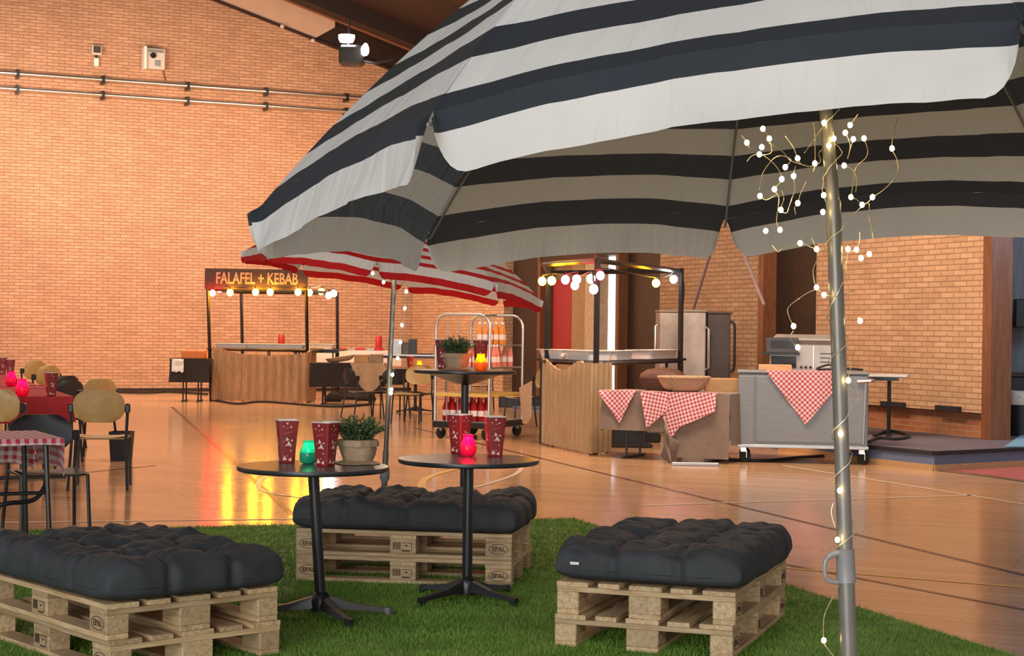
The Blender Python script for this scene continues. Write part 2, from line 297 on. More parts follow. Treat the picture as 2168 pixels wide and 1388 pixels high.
# ------------------------------------------------------------------ mesh building
class MB:
    def __init__(s): s.v = []; s.f = []; s.uv = {}
    def add(s, vs, fs, uvs=None, T=None):
        o = len(s.v)
        for p in vs: s.v.append(T @ Vector(p) if T else Vector(p))
        for i, f in enumerate(fs):
            if uvs: s.uv[len(s.f)] = [uvs[j] for j in f]
            s.f.append([o+j for j in f])
        return s
    def box(s, x0, x1, y0, y1, z0, z1, bev=0, T=None):
        if bev <= 0:
            vs = [(x, y, z) for z in (z0, z1) for y in (y0, y1) for x in (x0, x1)]
            return s.add(vs, [(0,2,3,1),(4,5,7,6),(0,1,5,4),(2,6,7,3),(0,4,6,2),(1,3,7,5)], None, T)
        b = min(bev, (x1-x0)/2.01, (y1-y0)/2.01, (z1-z0)/2.01)
        vs = []; idx = {}
        for sx in (0, 1):
            for sy in (0, 1):
                for sz in (0, 1):
                    cx = (x0, x1)[sx]; cy = (y0, y1)[sy]; cz = (z0, z1)[sz]
                    ix = cx+(b if sx == 0 else -b); iy = cy+(b if sy == 0 else -b); iz = cz+(b if sz == 0 else -b)
                    idx[(sx,sy,sz)] = len(vs); vs += [(cx, iy, iz), (ix, cy, iz), (ix, iy, cz)]
        g = lambda a, k: idx[a]+k
        fs = []
        for sx in (0, 1):
            q = [(sx,0,0),(sx,1,0),(sx,1,1),(sx,0,1)]; fs.append([g(a,0) for a in (q if sx else q[::-1])])
        for sy in (0, 1):
            q = [(0,sy,0),(0,sy,1),(1,sy,1),(1,sy,0)]; fs.append([g(a,1) for a in (q if sy else q[::-1])])
        for sz in (0, 1):
            q = [(0,0,sz),(1,0,sz),(1,1,sz),(0,1,sz)]; fs.append([g(a,2) for a in (q if sz else q[::-1])])
        for a in (0, 1):
            for c in (0, 1):
                fs.append([g((0,a,c),1), g((1,a,c),1), g((1,a,c),2), g((0,a,c),2)])
                fs.append([g((a,0,c),0), g((a,1,c),0), g((a,1,c),2), g((a,0,c),2)])
                fs.append([g((a,c,0),0), g((a,c,1),0), g((a,c,1),1), g((a,c,0),1)])
        for a in idx: fs.append([g(a,0), g(a,1), g(a,2)])
        return s.add(vs, fs, None, T)
    def tube(s, pts, r, n=8, closed=False, cap=True):
        pts = [Vector(p) for p in pts]; rs = r if isinstance(r, (list, tuple)) else [r]*len(pts)
        vs = []; m = len(pts); up = None
        for i, p in enumerate(pts):
            a = pts[(i-1) % m] if (closed or i > 0) else p; c = pts[(i+1) % m] if (closed or i < m-1) else p
            t = (c-a).normalized() if (c-a).length > 1e-9 else Vector((0,0,1))
            if up is None: up = Vector((0,0,1)) if abs(t.z) < .9 else Vector((1,0,0))
            u = (up-t*up.dot(t))
            if u.length < 1e-6: u = t.orthogonal()
            u.normalize(); w = t.cross(u); up = u
            for k in range(n):
                an = 2*PI*k/n; vs.append(p+(u*math.cos(an)+w*math.sin(an))*rs[i])
        fs = []
        for i in range(m if closed else m-1):
            j = (i+1) % m
            for k in range(n): fs.append((i*n+k, i*n+(k+1) % n, j*n+(k+1) % n, j*n+k))
        if cap and not closed:
            fs.append(tuple(range(n-1, -1, -1))); fs.append(tuple((m-1)*n+k for k in range(n)))
        return s.add(vs, fs)
    def lathe(s, prof, n=24, o=(0,0,0), fn=None, sx=1, sy=1, cap=True):
        vs = []
        for j, (r, z) in enumerate(prof):
            for k in range(n):
                a = 2*PI*k/n; rr = r*(fn(a, j/(len(prof)-1)) if fn else 1)
                vs.append((o[0]+rr*math.cos(a)*sx, o[1]+rr*math.sin(a)*sy, o[2]+z))
        fs = []
        for j in range(len(prof)-1):
            for k in range(n): fs.append((j*n+k, j*n+(k+1) % n, (j+1)*n+(k+1) % n, (j+1)*n+k))
        if cap:
            if prof[0][0] > 1e-5: fs.append(tuple(range(n-1, -1, -1)))
            if prof[-1][0] > 1e-5: fs.append(tuple((len(prof)-1)*n+k for k in range(n)))
        return s.add(vs, fs)
    def sphere(s, c, r, n=10, m=7, sz=1):
        prof = [(max(1e-6, r*math.sin(PI*i/m)), -r*sz*math.cos(PI*i/m)) for i in range(m+1)]
        return s.lathe(prof, n, c, cap=False)
    def grid(s, fn, nu, nv, uvfn=None):
        vs = [fn(i/nu, j/nv) for j in range(nv+1) for i in range(nu+1)]
        uvs = [(uvfn or (lambda a, b: (a, b)))(i/nu, j/nv) for j in range(nv+1) for i in range(nu+1)]
        fs = [(j*(nu+1)+i, j*(nu+1)+i+1, (j+1)*(nu+1)+i+1, (j+1)*(nu+1)+i) for j in range(nv) for i in range(nu)]
        return s.add(vs, fs, uvs)
    def poly(s, pts, uvs=None): return s.add(pts, [tuple(range(len(pts)))], uvs)
    def prism(s, pts, off):
        """closed outline given a real thickness"""
        n = len(pts); off = Vector(off); a = [Vector(p) for p in pts]; b = [p+off for p in a]
        return s.add(a+b, [tuple(range(n-1, -1, -1)), tuple(range(n, 2*n))]+[(i, (i+1) % n, n+(i+1) % n, n+i) for i in range(n)])
    def build(s, name, mat, parent=None, smooth=False, loc=None):
        me = bpy.data.meshes.new(name); me.from_pydata([tuple(v) for v in s.v], [], s.f)
        if s.uv:
            ul = me.uv_layers.new(name='UVMap')
            for pi, p in enumerate(me.polygons):
                if pi in s.uv:
                    for k, li in enumerate(p.loop_indices): ul.data[li].uv = s.uv[pi][k]
        if mat: me.materials.append(M[mat] if isinstance(mat, str) else mat)
        if smooth:
            me.shade_smooth() if hasattr(me, 'shade_smooth') else None
            if smooth != 2:
                try: me.set_sharp_from_angle(angle=R(40))
                except Exception: pass
        o = bpy.data.objects.new(name, me); C.objects.link(o)
        if parent: o.parent = parent
        if loc is not None: o.location = loc
        return o
def tag(o, label=None, cat=None, group=None, kind=None):
    if label: o['label'] = label
    if cat: o['category'] = cat
    if group: o['group'] = group
    if kind: o['kind'] = kind
    return o
def thing(name, label, cat, loc=(0,0,0), rz=0, group=None):
    o = bpy.data.objects.new(name, None); C.objects.link(o); o.empty_display_size = .1
    o.location = loc; o.rotation_euler = (0, 0, rz)
    return tag(o, label, cat, group)
def struct(o): o['kind'] = 'structure'; return o
def copy_tree(o, loc=None, rz=None, label=None, parent=None):
    c = o.copy(); C.objects.link(c)
    if parent: c.parent = parent
    for ch in KIDS(o): copy_tree(ch, parent=c)
    if loc is not None: c.location = loc
    if rz is not None: c.rotation_euler = (0, 0, rz)
    if label: c['label'] = label
    return c
def KIDS(o): return [x for x in bpy.data.objects if x.parent is o]
def text_mesh(body, size, extrude=.002, bold=0, name='lettering', mat='stamp', parent=None, Mx=None, sx=1):
    cu = bpy.data.curves.new(name+'_c', 'FONT'); cu.body = body; cu.size = size; cu.extrude = extrude; cu.offset = bold
    cu.align_x = 'CENTER'; cu.align_y = 'CENTER'; cu.resolution_u = 3
    tmp = bpy.data.objects.new('tmp', cu); C.objects.link(tmp)
    bpy.context.view_layer.update()
    me = bpy.data.meshes.new_from_object(tmp.evaluated_get(bpy.context.evaluated_depsgraph_get()))
    bpy.data.objects.remove(tmp); bpy.data.curves.remove(cu)
    for v in me.vertices:
        p = Vector((v.co.x*sx, v.co.y, v.co.z)); v.co = (Mx @ p) if Mx else p
    me.name = name; me.materials.clear(); me.materials.append(M[mat])
    o = bpy.data.objects.new(name, me); C.objects.link(o)
    if parent: o.parent = parent
    return o
def catmull(pts, k=6):
    pts = [Vector(p) for p in pts]; out = []
    for i in range(len(pts)-1):
        p0 = pts[max(0, i-1)]; p1 = pts[i]; p2 = pts[i+1]; p3 = pts[min(len(pts)-1, i+2)]
        for j in range(k):
            t = j/k
            out.append(.5*((2*p1)+(p2-p0)*t+(2*p0-5*p1+4*p2-p3)*t*t+(-p0+3*p1-3*p2+p3)*t**3))
    out.append(pts[-1]); return out
def nz(x, y, z, s=1): return noise.noise(Vector((x, y, z))*s)
# ================================================================== THE HALL
flo = struct(MB().box(-30, 30, -6, 60, -.1, 0).build('floor', 'floor'))
def court_line(pts, w, mat, lift=.0012):
    mb = MB(); P = [Vector(p) for p in pts]
    L_, R_ = [], []
    for i, p in enumerate(P):
        t = (P[min(i+1, len(P)-1)]-P[max(i-1, 0)]); t.z = 0; t.normalize(); n = Vector((-t.y, t.x, 0))*w/2
        L_.append(p+n); R_.append(p-n)
    vs = [(q.x, q.y, lift) for q in L_]+[(q.x, q.y, lift) for q in R_]; m = len(P)
    mb.add(vs, [(i, m+i, m+i+1, i+1) for i in range(m-1)])
    o = mb.build('court_line', mat, flo); return o
def ext(a, b, k0, k1):
    a, b = Vector(a), Vector(b); d = b-a; return [a-d*k0, b+d*k1]
court_line(ext(G(1000, 935), G(2168, 1217), .25, 1), .05, 'linedark')
court_line(ext(G(1665, 1195), G(2168, 1290), 1.5, 1), .04, 'linedark', .0016)
court_line(ext(G(1700, 1205), G(2168, 1243), .6, 1), .05, 'lineyellow', .0020)
court_line([G(1655, 985), G(1815, 1010), G(2168, 1067)], .05, 'linewhite', .0024)
court_line([G(1360, 1070), G(1540, 1064), G(2060, 1048)], .05, 'linewhite', .0024)
court_line(ext(G(0, 1106), G(640, 1098), .2, 0), .05, 'linewhite', .0024)
court_line(ext(G(372, 868), G(520, 1000), .1, .3), .05, 'linedark', .0012)
court_line([G(1985, 996), G(2090, 1008), G(2200, 1024)], .05, 'linedark', .0024)
court_line([G(330, 985), G(160, 1002), G(-60, 1020)], .04, 'linedark', .0024)
c0 = G(1010, 1040)
court_line(catmull([G(1010, 983), G(925, 1003), G(893, 1022), G(905, 1042), G(960, 1062), G(1040, 1075)]), .07, 'lineyellow', .0028)
court_line(catmull([G(1105, 990), G(1090, 1004), G(1040, 1022), G(980, 1036), G(905, 1043)]), .05, 'linewhite', .0032)
court_line(catmull([G(640, 995), G(560, 1010), G(560, 1040), G(700, 1060)]), .045, 'linewhite', .0028)
struct(MB().poly([tuple(G(*p)[:2])+(.003,) for p in ((1990,993),(2095,1006),(2230,1025),(2300,980),(2140,985))]).build('trim_1', 'pinkfloor'))
# left wall (long brick gable) and side wall (brick), perpendicular to each other
O1 = Vector((-7.9, 35.3, 0)); D1 = Vector((.917, .399, 0)); N1 = Vector((.399, -.917, 0))   # N1 points to the viewer
O2 = Vector((5.56, 19.4, 0)); D2 = Vector((-.399, .917, 0)); N2 = Vector((-.917, -.399, 0))
def wall1(t, z, off=0): return O1+D1*t+N1*off+Vector((0, 0, z))
def wall2(t, z, off=0): return O2+D2*t+N2*off+Vector((0, 0, z))
def t1(px):       # parameter along the left wall for an image column
    k = (px-CX)/FPX; return (k*O1.y-O1.x)/(D1.x-k*D1.y)
def t2(px):
    k = (px-CX)/FPX; return (k*O2.y-O2.x)/(D2.x-k*D2.y)
def roofz(t): return 8.94-.296*t
tc_ = t1(895)
def wall_panel(name, fn, outline, mat, thick=.3):
    """outline in (t, z) with brick UVs in metres; a real thickness behind"""
    front = [fn(t, z) for t, z in outline]; back = [fn(t, z, -thick) for t, z in outline]; n = len(front)
    uv = [(t, z) for t, z in outline]
    fs = [tuple(range(n)), tuple(range(2*n-1, n-1, -1))]+[(i, n+i, n+(i+1) % n, (i+1) % n) for i in range(n)]
    uvs = uv+[(t+.3, z) for t, z in outline]
    mb = MB(); mb.add(front+back, fs, uvs)
    return struct(mb.build(name, mat))
wall_panel('wall_left', wall1, [(-22, 0), (tc_+.3, 0), (tc_+.3, roofz(tc_+.3)+.6), (-5, roofz(-5)+.6), (-22, roofz(-5)-4)], 'brick')
# side wall in segments with openings
def seg2(name, pxa, pxb, z0, z1, mat, thick=.3, off=0):
    a, b = t2(pxa), t2(pxb)
    f = lambda t, z, o=0: wall2(t, z, o+off)
    return wall_panel(name, f, [(a, z0), (b, z0), (b, z1), (a, z1)], mat, thick)
HT = 6.6
wall_panel('wall_back', wall2, [(t2(1066), 0), (t2(872), 0), (t2(872), 7.0), (t2(1066), HT)], 'brick2')
seg2('wall_right', 2088, 1727, .50, HT, 'brick2')
wall_panel('trim_2', lambda t, z, o=0: wall2(t, z, o-.12), [(t2(2088), .0), (t2(1600), .0), (t2(1600), .52), (t2(2088), .52)], 'brick3', .2)
seg2('wall_side', 1611, 1396, 0, HT, 'brick2')
seg2('wall_side', 1240, 1205, 0, HT, 'tanwall', .2, -.05)
seg2('wall_side', 1262, 1240, 0, HT, 'creamledge', .25, .02)
# dark recesses (timber doors, panels and an open doorway painted dark)
def door2(n, pxa, pxb, z0, z1, mat, off, frame=None):
    a, b = t2(pxa), t2(pxb)
    f = lambda t, z, o=0: wall2(t, z, o+off)
    o = wall_panel('door_%d' % n, f, [(a, z0), (b, z0), (b, z1), (a, z1)], mat, .08)
    return o
door2(1, 1727, 1619, .2, HT, 'darkwood', -.18)
door2(2, 1396, 1306, 0, HT, 'darkwood', -.15)
door2(3, 1142, 1066, 0, HT, 'darkwood', -.20)  # open doorway: dark sheet stands in for the shade inside
door2(4, 1306, 1264, 0, 2.75, 'greydoor', -.35)
door2(5, 1205, 1142, 0, HT, 'tanwall', -.25)
seg2('wall_side', 1310, 1142, 2.72, HT, 'darkwood', .2, .03)
def jamb(pxa, pxb, z0, z1, mat='brownwood', off=.04, n='trim_3'):
    a, b = t2(pxa), t2(pxb)
    return wall_panel(n, lambda t, z, o=0: wall2(t, z, o+off), [(a, z0), (b, z0), (b, z1), (a, z1)], mat, .3)
jamb(2106, 2087, .12, HT, off=.05, n='trim_3')
jamb(1620, 1609, .2, HT, off=.04, n='trim_4')
jamb(1312, 1306, 0, HT, off=.03, n='trim_5')
jamb(1146, 1140, 0, HT, off=.03, n='trim_6')
# daylit doorway
door2(6, 1264, 1240, 0, 2.72, 'daylight', -.30)
a_, b_ = t2(1202), t2(1152)
o = MB().prism([wall2(a_, 1.05, -.20), wall2(b_, 1.05, -.20), wall2(b_, 2.35, -.20), wall2(a_, 2.35, -.20)], N2*.02).build('poster', 'poster')
tag(o, 'plain red rectangular panel on the wall under the festoon bulbs of the right stall', 'poster')
# corridor right of the timber post
wall_panel('wall_corridor', lambda t, z, o=0: Vector((4.9, 21.6, 0))+Vector((1, -.12, 0)).normalized()*t+Vector((0, 0, z))+Vector((-.12, -1, 0)).normalized()*o,
           [(1.2, 0), (8, 0), (8, HT), (1.2, HT)], 'panel', .2)
struct(MB().box(6.05, 12, 21.2, 24, -.02, .13).build('trim_7', 'platcarpet'))
# low black vents in the foot of the right wall
for a, b in ((1920, 1872), (2038, 1988)):
    ta, tb = t2(a), t2(b); mb = MB(); mb.prism([wall2(ta, .50, .0), wall2(tb, .50, .0), wall2(tb, .56, .0), wall2(ta, .56, .0)], N2*.05)
    tag(mb.build('wall_vent', 'blackpl'), 'slim black vent at the foot of the brick wall, %s' % ('beside the folding table leg' if a < 1950 else 'close to the timber post'), 'vent', 'wall vents')
# platform with carpet top, black nosing, riser coloured by blue light
pz = .2
pf = [G(1650, 917, pz), G(1845, 943, pz), G(1978, 956, pz), G(2200, 946, pz)]
top = [(p.x, p.y) for p in pf]+[(7.6, 17.0), (9.5, 21.5), (5.6, 22.3), (2.2, 28), (1.6, 27)]
def plat(name, pts, z0, z1, mat, grow=0):
    n = len(pts); mb = MB(); mb.prism([(x, y, z0) for x, y in pts], (0, 0, z1-z0)); return struct(mb.build(name, mat))
plat('trim_8', top, .0, pz-.012, 'bluefloor')  # riser painted blue for the blue light falling on it
plat('trim_9', top, pz-.012, pz, 'platcarpet')
mb = MB()
for i in range(3):
    a, b = pf[i], pf[i+1]; d = (b-a).normalized(); nn = Vector((d.y, -d.x, 0))
    mb.prism([a+nn*.02+Vector((0,0,.004)), b+nn*.02+Vector((0,0,.004)), b-nn*.04+Vector((0,0,.004)), a-nn*.04+Vector((0,0,.004))], (0, 0, -.04))
struct(mb.build('trim_10', 'rubber'))
mb = MB()
for i in range(3):
    a, b = pf[i], pf[i+1]; d = (b-a).normalized(); nn = Vector((d.y, -d.x, 0))
    a = a.copy(); b = b.copy(); a.z = b.z = 0
    mb.prism([a+nn*.015, b+nn*.015, b-nn*.02, a-nn*.02], (0, 0, .065))
struct(mb.build('trim_11', 'boxwood'))
# light-blue slab at the far right, painted as door light on the platform
q = [G(2128, 946, pz+.004), G(2260, 946, pz+.004), G(2260, 915, pz+.004), G(2172, 915, pz+.004)]
tag(MB().prism(q, (0, 0, .012)).build('floor_colour', 'doorlight'), 'light blue patch standing for door light on the platform at the right edge', 'light patch')
# baseboard along the left wall
struct(wall_panel('baseboard_left', lambda t, z, o=0: wall1(t, z, o+.03), [(-22, 0), (tc_, 0), (tc_, .07), (-22, .07)], 'darkwood', .05))
# roof: timber ceiling following the gable, soffit strip, glulam beams
def rp(t, off, dz=0): p = wall1(t, roofz(t)+dz+.62, off); return p
mb = MB(); mb.add([rp(-24, -.4), rp(16, -.4), rp(16, 40), rp(-24, 40), rp(-24, -.4, .3), rp(16, -.4, .3), rp(16, 40, .3), rp(-24, 40, .3)],
                  [(0,1,2,3),(7,6,5,4),(0,4,5,1),(2,6,7,3),(1,5,6,2),(0,3,7,4)])
struct(mb.build('ceiling', 'ceilwood'))
def beam(t0, t1_, o0, o1, z0, z1, mat, name):
    mb = MB(); vs = [rp(t0, o0, z0), rp(t1_, o0, z0), rp(t1_, o1, z0), rp(t0, o1, z0), rp(t0, o0, z1), rp(t1_, o0, z1), rp(t1_, o1, z1), rp(t0, o1, z1)]
    mb.add(vs, [(0,1,2,3),(7,6,5,4),(0,4,5,1),(2,6,7,3),(1,5,6,2),(0,3,7,4)]); return struct(mb.build(name, mat))
mb = MB(); mb.prism([rp(-20, .06, -.62), rp(t1(657), .06, -.62), rp(t1(699), .06, -.20), rp(t1(699), .06, 0), rp(-20, .06, 0)], -N1*.05); struct(mb.build('trim_12', 'soffit'))
mb = MB(); mb.prism([rp(t1(657), .04, -.62), rp(16, .04, -.62), rp(16, .04, 0), rp(t1(657), .04, 0)], -N1*.03); struct(mb.build('trim_19', 'darkwood'))
beam(-24, 16, 1.25, 1.7, -.36, .02, 'ceilwood', 'trim_13')
beam(-24, 16, 1.2, 1.27, -.39, -.345, 'brownwood', 'trim_14')  # lighter timber strip stands for the lit lower edge of the beam
beam(-24, 16, 0.0, .10, -.67, -.62, 'darkwood', 'trim_15')
beam(-24, 16, 7.5, 8.2, -1.0, .02, 'ceilwood', 'trim_16')
beam(-24, 16, 9.2, 9.3, -.22, -.12, 'brownwood', 'trim_17')
# pipes along the left wall
def px_on_wall1(px, py): t = t1(px); p = wall1(t, 0); d = ray(px, py); k = p.y/d.y; return t, EYE+d.z*k
for k, z in enumerate((6.56, 6.24)):
    pp = thing('wall_pipe', ('upper' if k == 0 else 'lower')+' steel pipe running along the tall brick wall', 'pipe', wall1(0, z, .22), math.atan2(D1.y, D1.x), 'pipes on the brick wall')
    MB().tube([(-16, 0, 0), (tc_-.1, 0, 0)], .045, 10).build('pipe_run', 'chrome', pp, smooth=True)
    for px in (28, 208, 387, 553, 722):
        t = t1(px); MB().box(t-.03, t+.03, .0, .22, -.09, .09).box(t-.03, t+.03, -.05, .0, -.06, .06).build('bracket', 'black', pp)
# small wall devices
t, z = px_on_wall1(195, 108)
d_ = thing('wall_sensor', 'small grey box with a white lower lamp high on the brick wall', 'sensor', wall1(t, z, 0), math.atan2(D1.y, D1.x))
MB().box(-.10, .10, -.16, -.02, -.10, .10, .01).build('housing', 'whiteplastic', d_); MB().box(-.075, .075, -.17, -.158, -.06, .08).build('front_panel', 'darksteel', d_)
MB().box(-.02, .02, -.10, 0, -.16, -.08).build('bracket', 'black', d_); MB().box(-.05, .05, -.12, -.02, -.33, -.16, .01).build('lamp', 'white', d_)
t, z = px_on_wall1(316, 127)
d_ = thing('wall_projector', 'white wall unit with a lens and cable, right of the small grey box', 'projector', wall1(t, z, 0), math.atan2(D1.y, D1.x))
MB().box(-.24, -.18, -.30, -.01, -.24, .24, .01).build('side_plate', 'white', d_)
MB().box(-.18, .22, -.22, -.01, -.22, .22, .015).build('housing', 'whiteplastic', d_)
mb = MB(); mb.lathe([(.06, 0), (.06, .05), (.045, .05), (.04, .02)], 16)
l_ = mb.build('lens', 'black', d_, smooth=True); l_.location = (-.04, -.22, .06); l_.rotation_euler = (R(90), 0, 0)
MB().box(.0, .12, -.235, -.22, -.16, -.03).build('label_panel', 'greydoor', d_); MB().box(-.14, .18, -.228, -.22, .13, .19).build('grille', 'steel', d_)
MB().tube([(.22, -.02, -.2), (.27, -.02, -.42)], .015, 6).build('cable', 'brownwood', d_)
for px, py, r in ((585, 58, .05), (650, 88, .05)):
    t, z = px_on_wall1(px, py); o = MB().sphere((0, 0, 0), r, 10, 7).build('wall_spot', 'whiteplastic', smooth=True, loc=wall1(t, z, .16))
    tag(o, 'tiny round light fitting under the roof edge, %s one' % ('the left' if px < 600 else 'the right'), 'light fitting', 'fittings under the roof edge')
# spotlights hanging under the beam
sp_ = W(748, 112, 33.5)
d_ = thing('spotlight', 'black floodlight with two bright lamps under the dark roof beam', 'spotlight', sp_)
MB().box(-.28, .22, -.2, .2, -.26, .14, .05).build('housing', 'black', d_)
mb = MB(); mb.lathe([(.01, 0), (.12, .02), (.15, .10), (.15, .16)], 16, sx=1.1); s1 = mb.build('lamp', 'spot', d_, smooth=True); s1.location = (-.13, -.1, .18)
mb = MB(); mb.lathe([(.01, 0), (.07, .02), (.08, .10), (.08, .14)], 16); s2 = mb.build('lamp', 'spot', d_, smooth=True); s2.location = (.22, -.22, .0); s2.rotation_euler = (R(80), 0, R(30)); s2.scale = (.8, 1.6, 1)
MB().tube([(.1, 0, -.15), (.45, 0, -.2), (.8, .1, -.1)], .03, 6).build('bracket', 'black', d_)
MB().tube([(-.1, 0, .1), (-.1, .1, .7)], .02, 6).build('hanger', 'black', d_)
# stays on the wall in the middle
for a, b in (((1535, 452), (1468, 655)), ((1535, 452), (1618, 645))):
    Y = 24.2; mb = MB(); p, q = W(*a, 23.6), W(*b, 22.0 if b[0] > 1550 else 25.0)
    p = W(1535, 452, 23.2); mb.tube([p+Vector((.04 if b[0] > 1550 else -.04, 0, 3.0)), p+Vector((.04 if b[0] > 1550 else -.04, 0, 0)), q], .022, 6)
    tag(mb.build('wall_stay', 'rope', smooth=True), 'thin slanting stay in front of the brick wall, leaning to the %s' % ('left' if b[0] < 1500 else 'right'), 'cable', 'slanting stays')
# ================================================================== GRASS MAT
gc = [G(1214, 1099), G(2150, 1391)]
e = (gc[1]-gc[0]); e.z = 0
far_l = G(-160, 1137)
mat_pts = [Vector((gc[0].x, gc[0].y)), Vector((far_l.x-1.0, far_l.y-.1))]
p1 = gc[0]+e*1.65; p2 = Vector((far_l.x-1.0-.5, 1.6, 0))
poly = [(gc[0].x, gc[0].y), (p1.x, p1.y), (p2.x, 1.6), (mat_pts[1].x, mat_pts[1].y)]
gt = thing('grass_mat', 'large green artificial grass mat under the pallet benches', 'grass mat', (0, 0, 0))
MB().prism([(x, y, .0005) for x, y in poly], (0, 0, .006)).build('backing', 'grass', gt)
def inpoly(x, y):
    c = False; n = len(poly)
    for i in range(n):
        x1, y1 = poly[i]; x2, y2 = poly[(i+1) % n]
        if (y1 > y) != (y2 > y) and x < (x2-x1)*(y-y1)/(y2-y1)+x1: c = not c
    return c
rg = random.Random(3); V_ = []; F_ = []
cnt = 0
while cnt < 170000:
    y = 5.6+(12.35-5.6)*rg.random()**.85; hw = .34*y; x = rg.uniform(-hw, hw)
    if not inpoly(x, y): continue
    a = rg.random()*PI; h = rg.uniform(.012, .026); w = .0024; lx = rg.uniform(-.014, .014); ly = rg.uniform(-.014, .014)
    dx, dy = math.cos(a)*w, math.sin(a)*w; k = len(V_)
    V_ += [(x-dx, y-dy, .006), (x+dx, y+dy, .006), (x+lx, y+ly, .006+h)]; F_.append((k, k+1, k+2)); cnt += 1
bl = MB(); bl.v = V_; bl.f = F_; bl = bl.build('grass_blades', 'grass', gt); bl['kind'] = 'stuff'
# ================================================================== PALLETS AND CUSHIONS
def make_pallet(label, group, seed):
    r = random.Random(seed)
    t = thing('pallet', label, 'pallet', group=group)
    j = lambda s=.003: r.uniform(-s, s)
    ys = (-.3275, -.16375, 0, .16375, .3275); ws = (.145, .10, .145, .10, .145)
    for y, w in zip(ys, ws):
        MB().box(-.6+j(), .6+j(), y-w/2+j(), y+w/2+j(), .1225, .144, .002).build('deck_board', 'pallet', t)
    for x in (-.5275, 0, .5275):
        o = MB().box(-.4, .4, -.0725, .0725, .1, .122, .002).build('cross_board', 'pallet', t); o.rotation_euler = (0, 0, R(90)); o.location = (x, 0, 0)
    for y, w in ((-.35, .1), (0, .145), (.35, .1)):
        MB().box(-.6, .6, y-w/2, y+w/2, 0, .022, .004).build('bottom_board', 'pallet', t)
        for x in (-.5275, 0, .5275):
            b = MB().box(-.0725, .0725, -w/2, w/2, 0, .078, .004).build('block', 'pallet', t, loc=(x, y, .022))
            if y != 0:
                s = -1 if y < 0 else 1
                Mx = Matrix.Translation((0, s*(w/2+.0012), .040)) @ Matrix.Rotation(0 if s < 0 else PI, 4, 'Z') @ Matrix.Rotation(R(90), 4, 'X')
                if x != 0:
                    text_mesh('EPAL', .034, .0006, .0008, 'stamp', 'stamp', b, Mx)
                    ring = MB(); ring.tube([(.052*math.cos(a), s*(w/2+.001), .040+.027*math.sin(a)) for a in [2*PI*i/28 for i in range(28)]], .0017, 5, closed=True)
                    ring.build('stamp_ring', 'stamp', b)
                else:
                    mk = MB(); yy = s*(w/2+.001)
                    for k in range(5): mk.box(-.055+k*.009, -.050+k*.009, yy-.001, yy+.001, .022+.004*(k % 2), .062)
                    mk.box(.0, .05, yy-.001, yy+.001, .058, .061).box(.047, .05, yy-.001, yy+.001, .016, .061).box(.012, .026, yy-.001, yy+.001, .040, .048).box(-.005, .04, yy-.001, yy+.001, .012, .020)
                    mk.build('stamp_marks', 'stamp', b)
    return t
def place_stack(ox, oy, th, S, which, seed, jit):
    u = Vector((math.cos(th), math.sin(th), 0)); v = Vector((math.sin(th), -math.cos(th), 0))*S
    c = Vector((ox, oy, 0))+u*.6+v*.4
    rz = th if S < 0 else th+PI
    for k in range(2):
        p = make_pallet('%s wooden pallet of the %s bench' % (('lower', 'upper')[k], which), 'bench pallets', seed+k)
        p.location = c+Vector((jit[0]*k, jit[1]*k, .0065+.1443*k)); p.rotation_euler = (0, 0, rz+R(jit[2])*k)
    return c, th
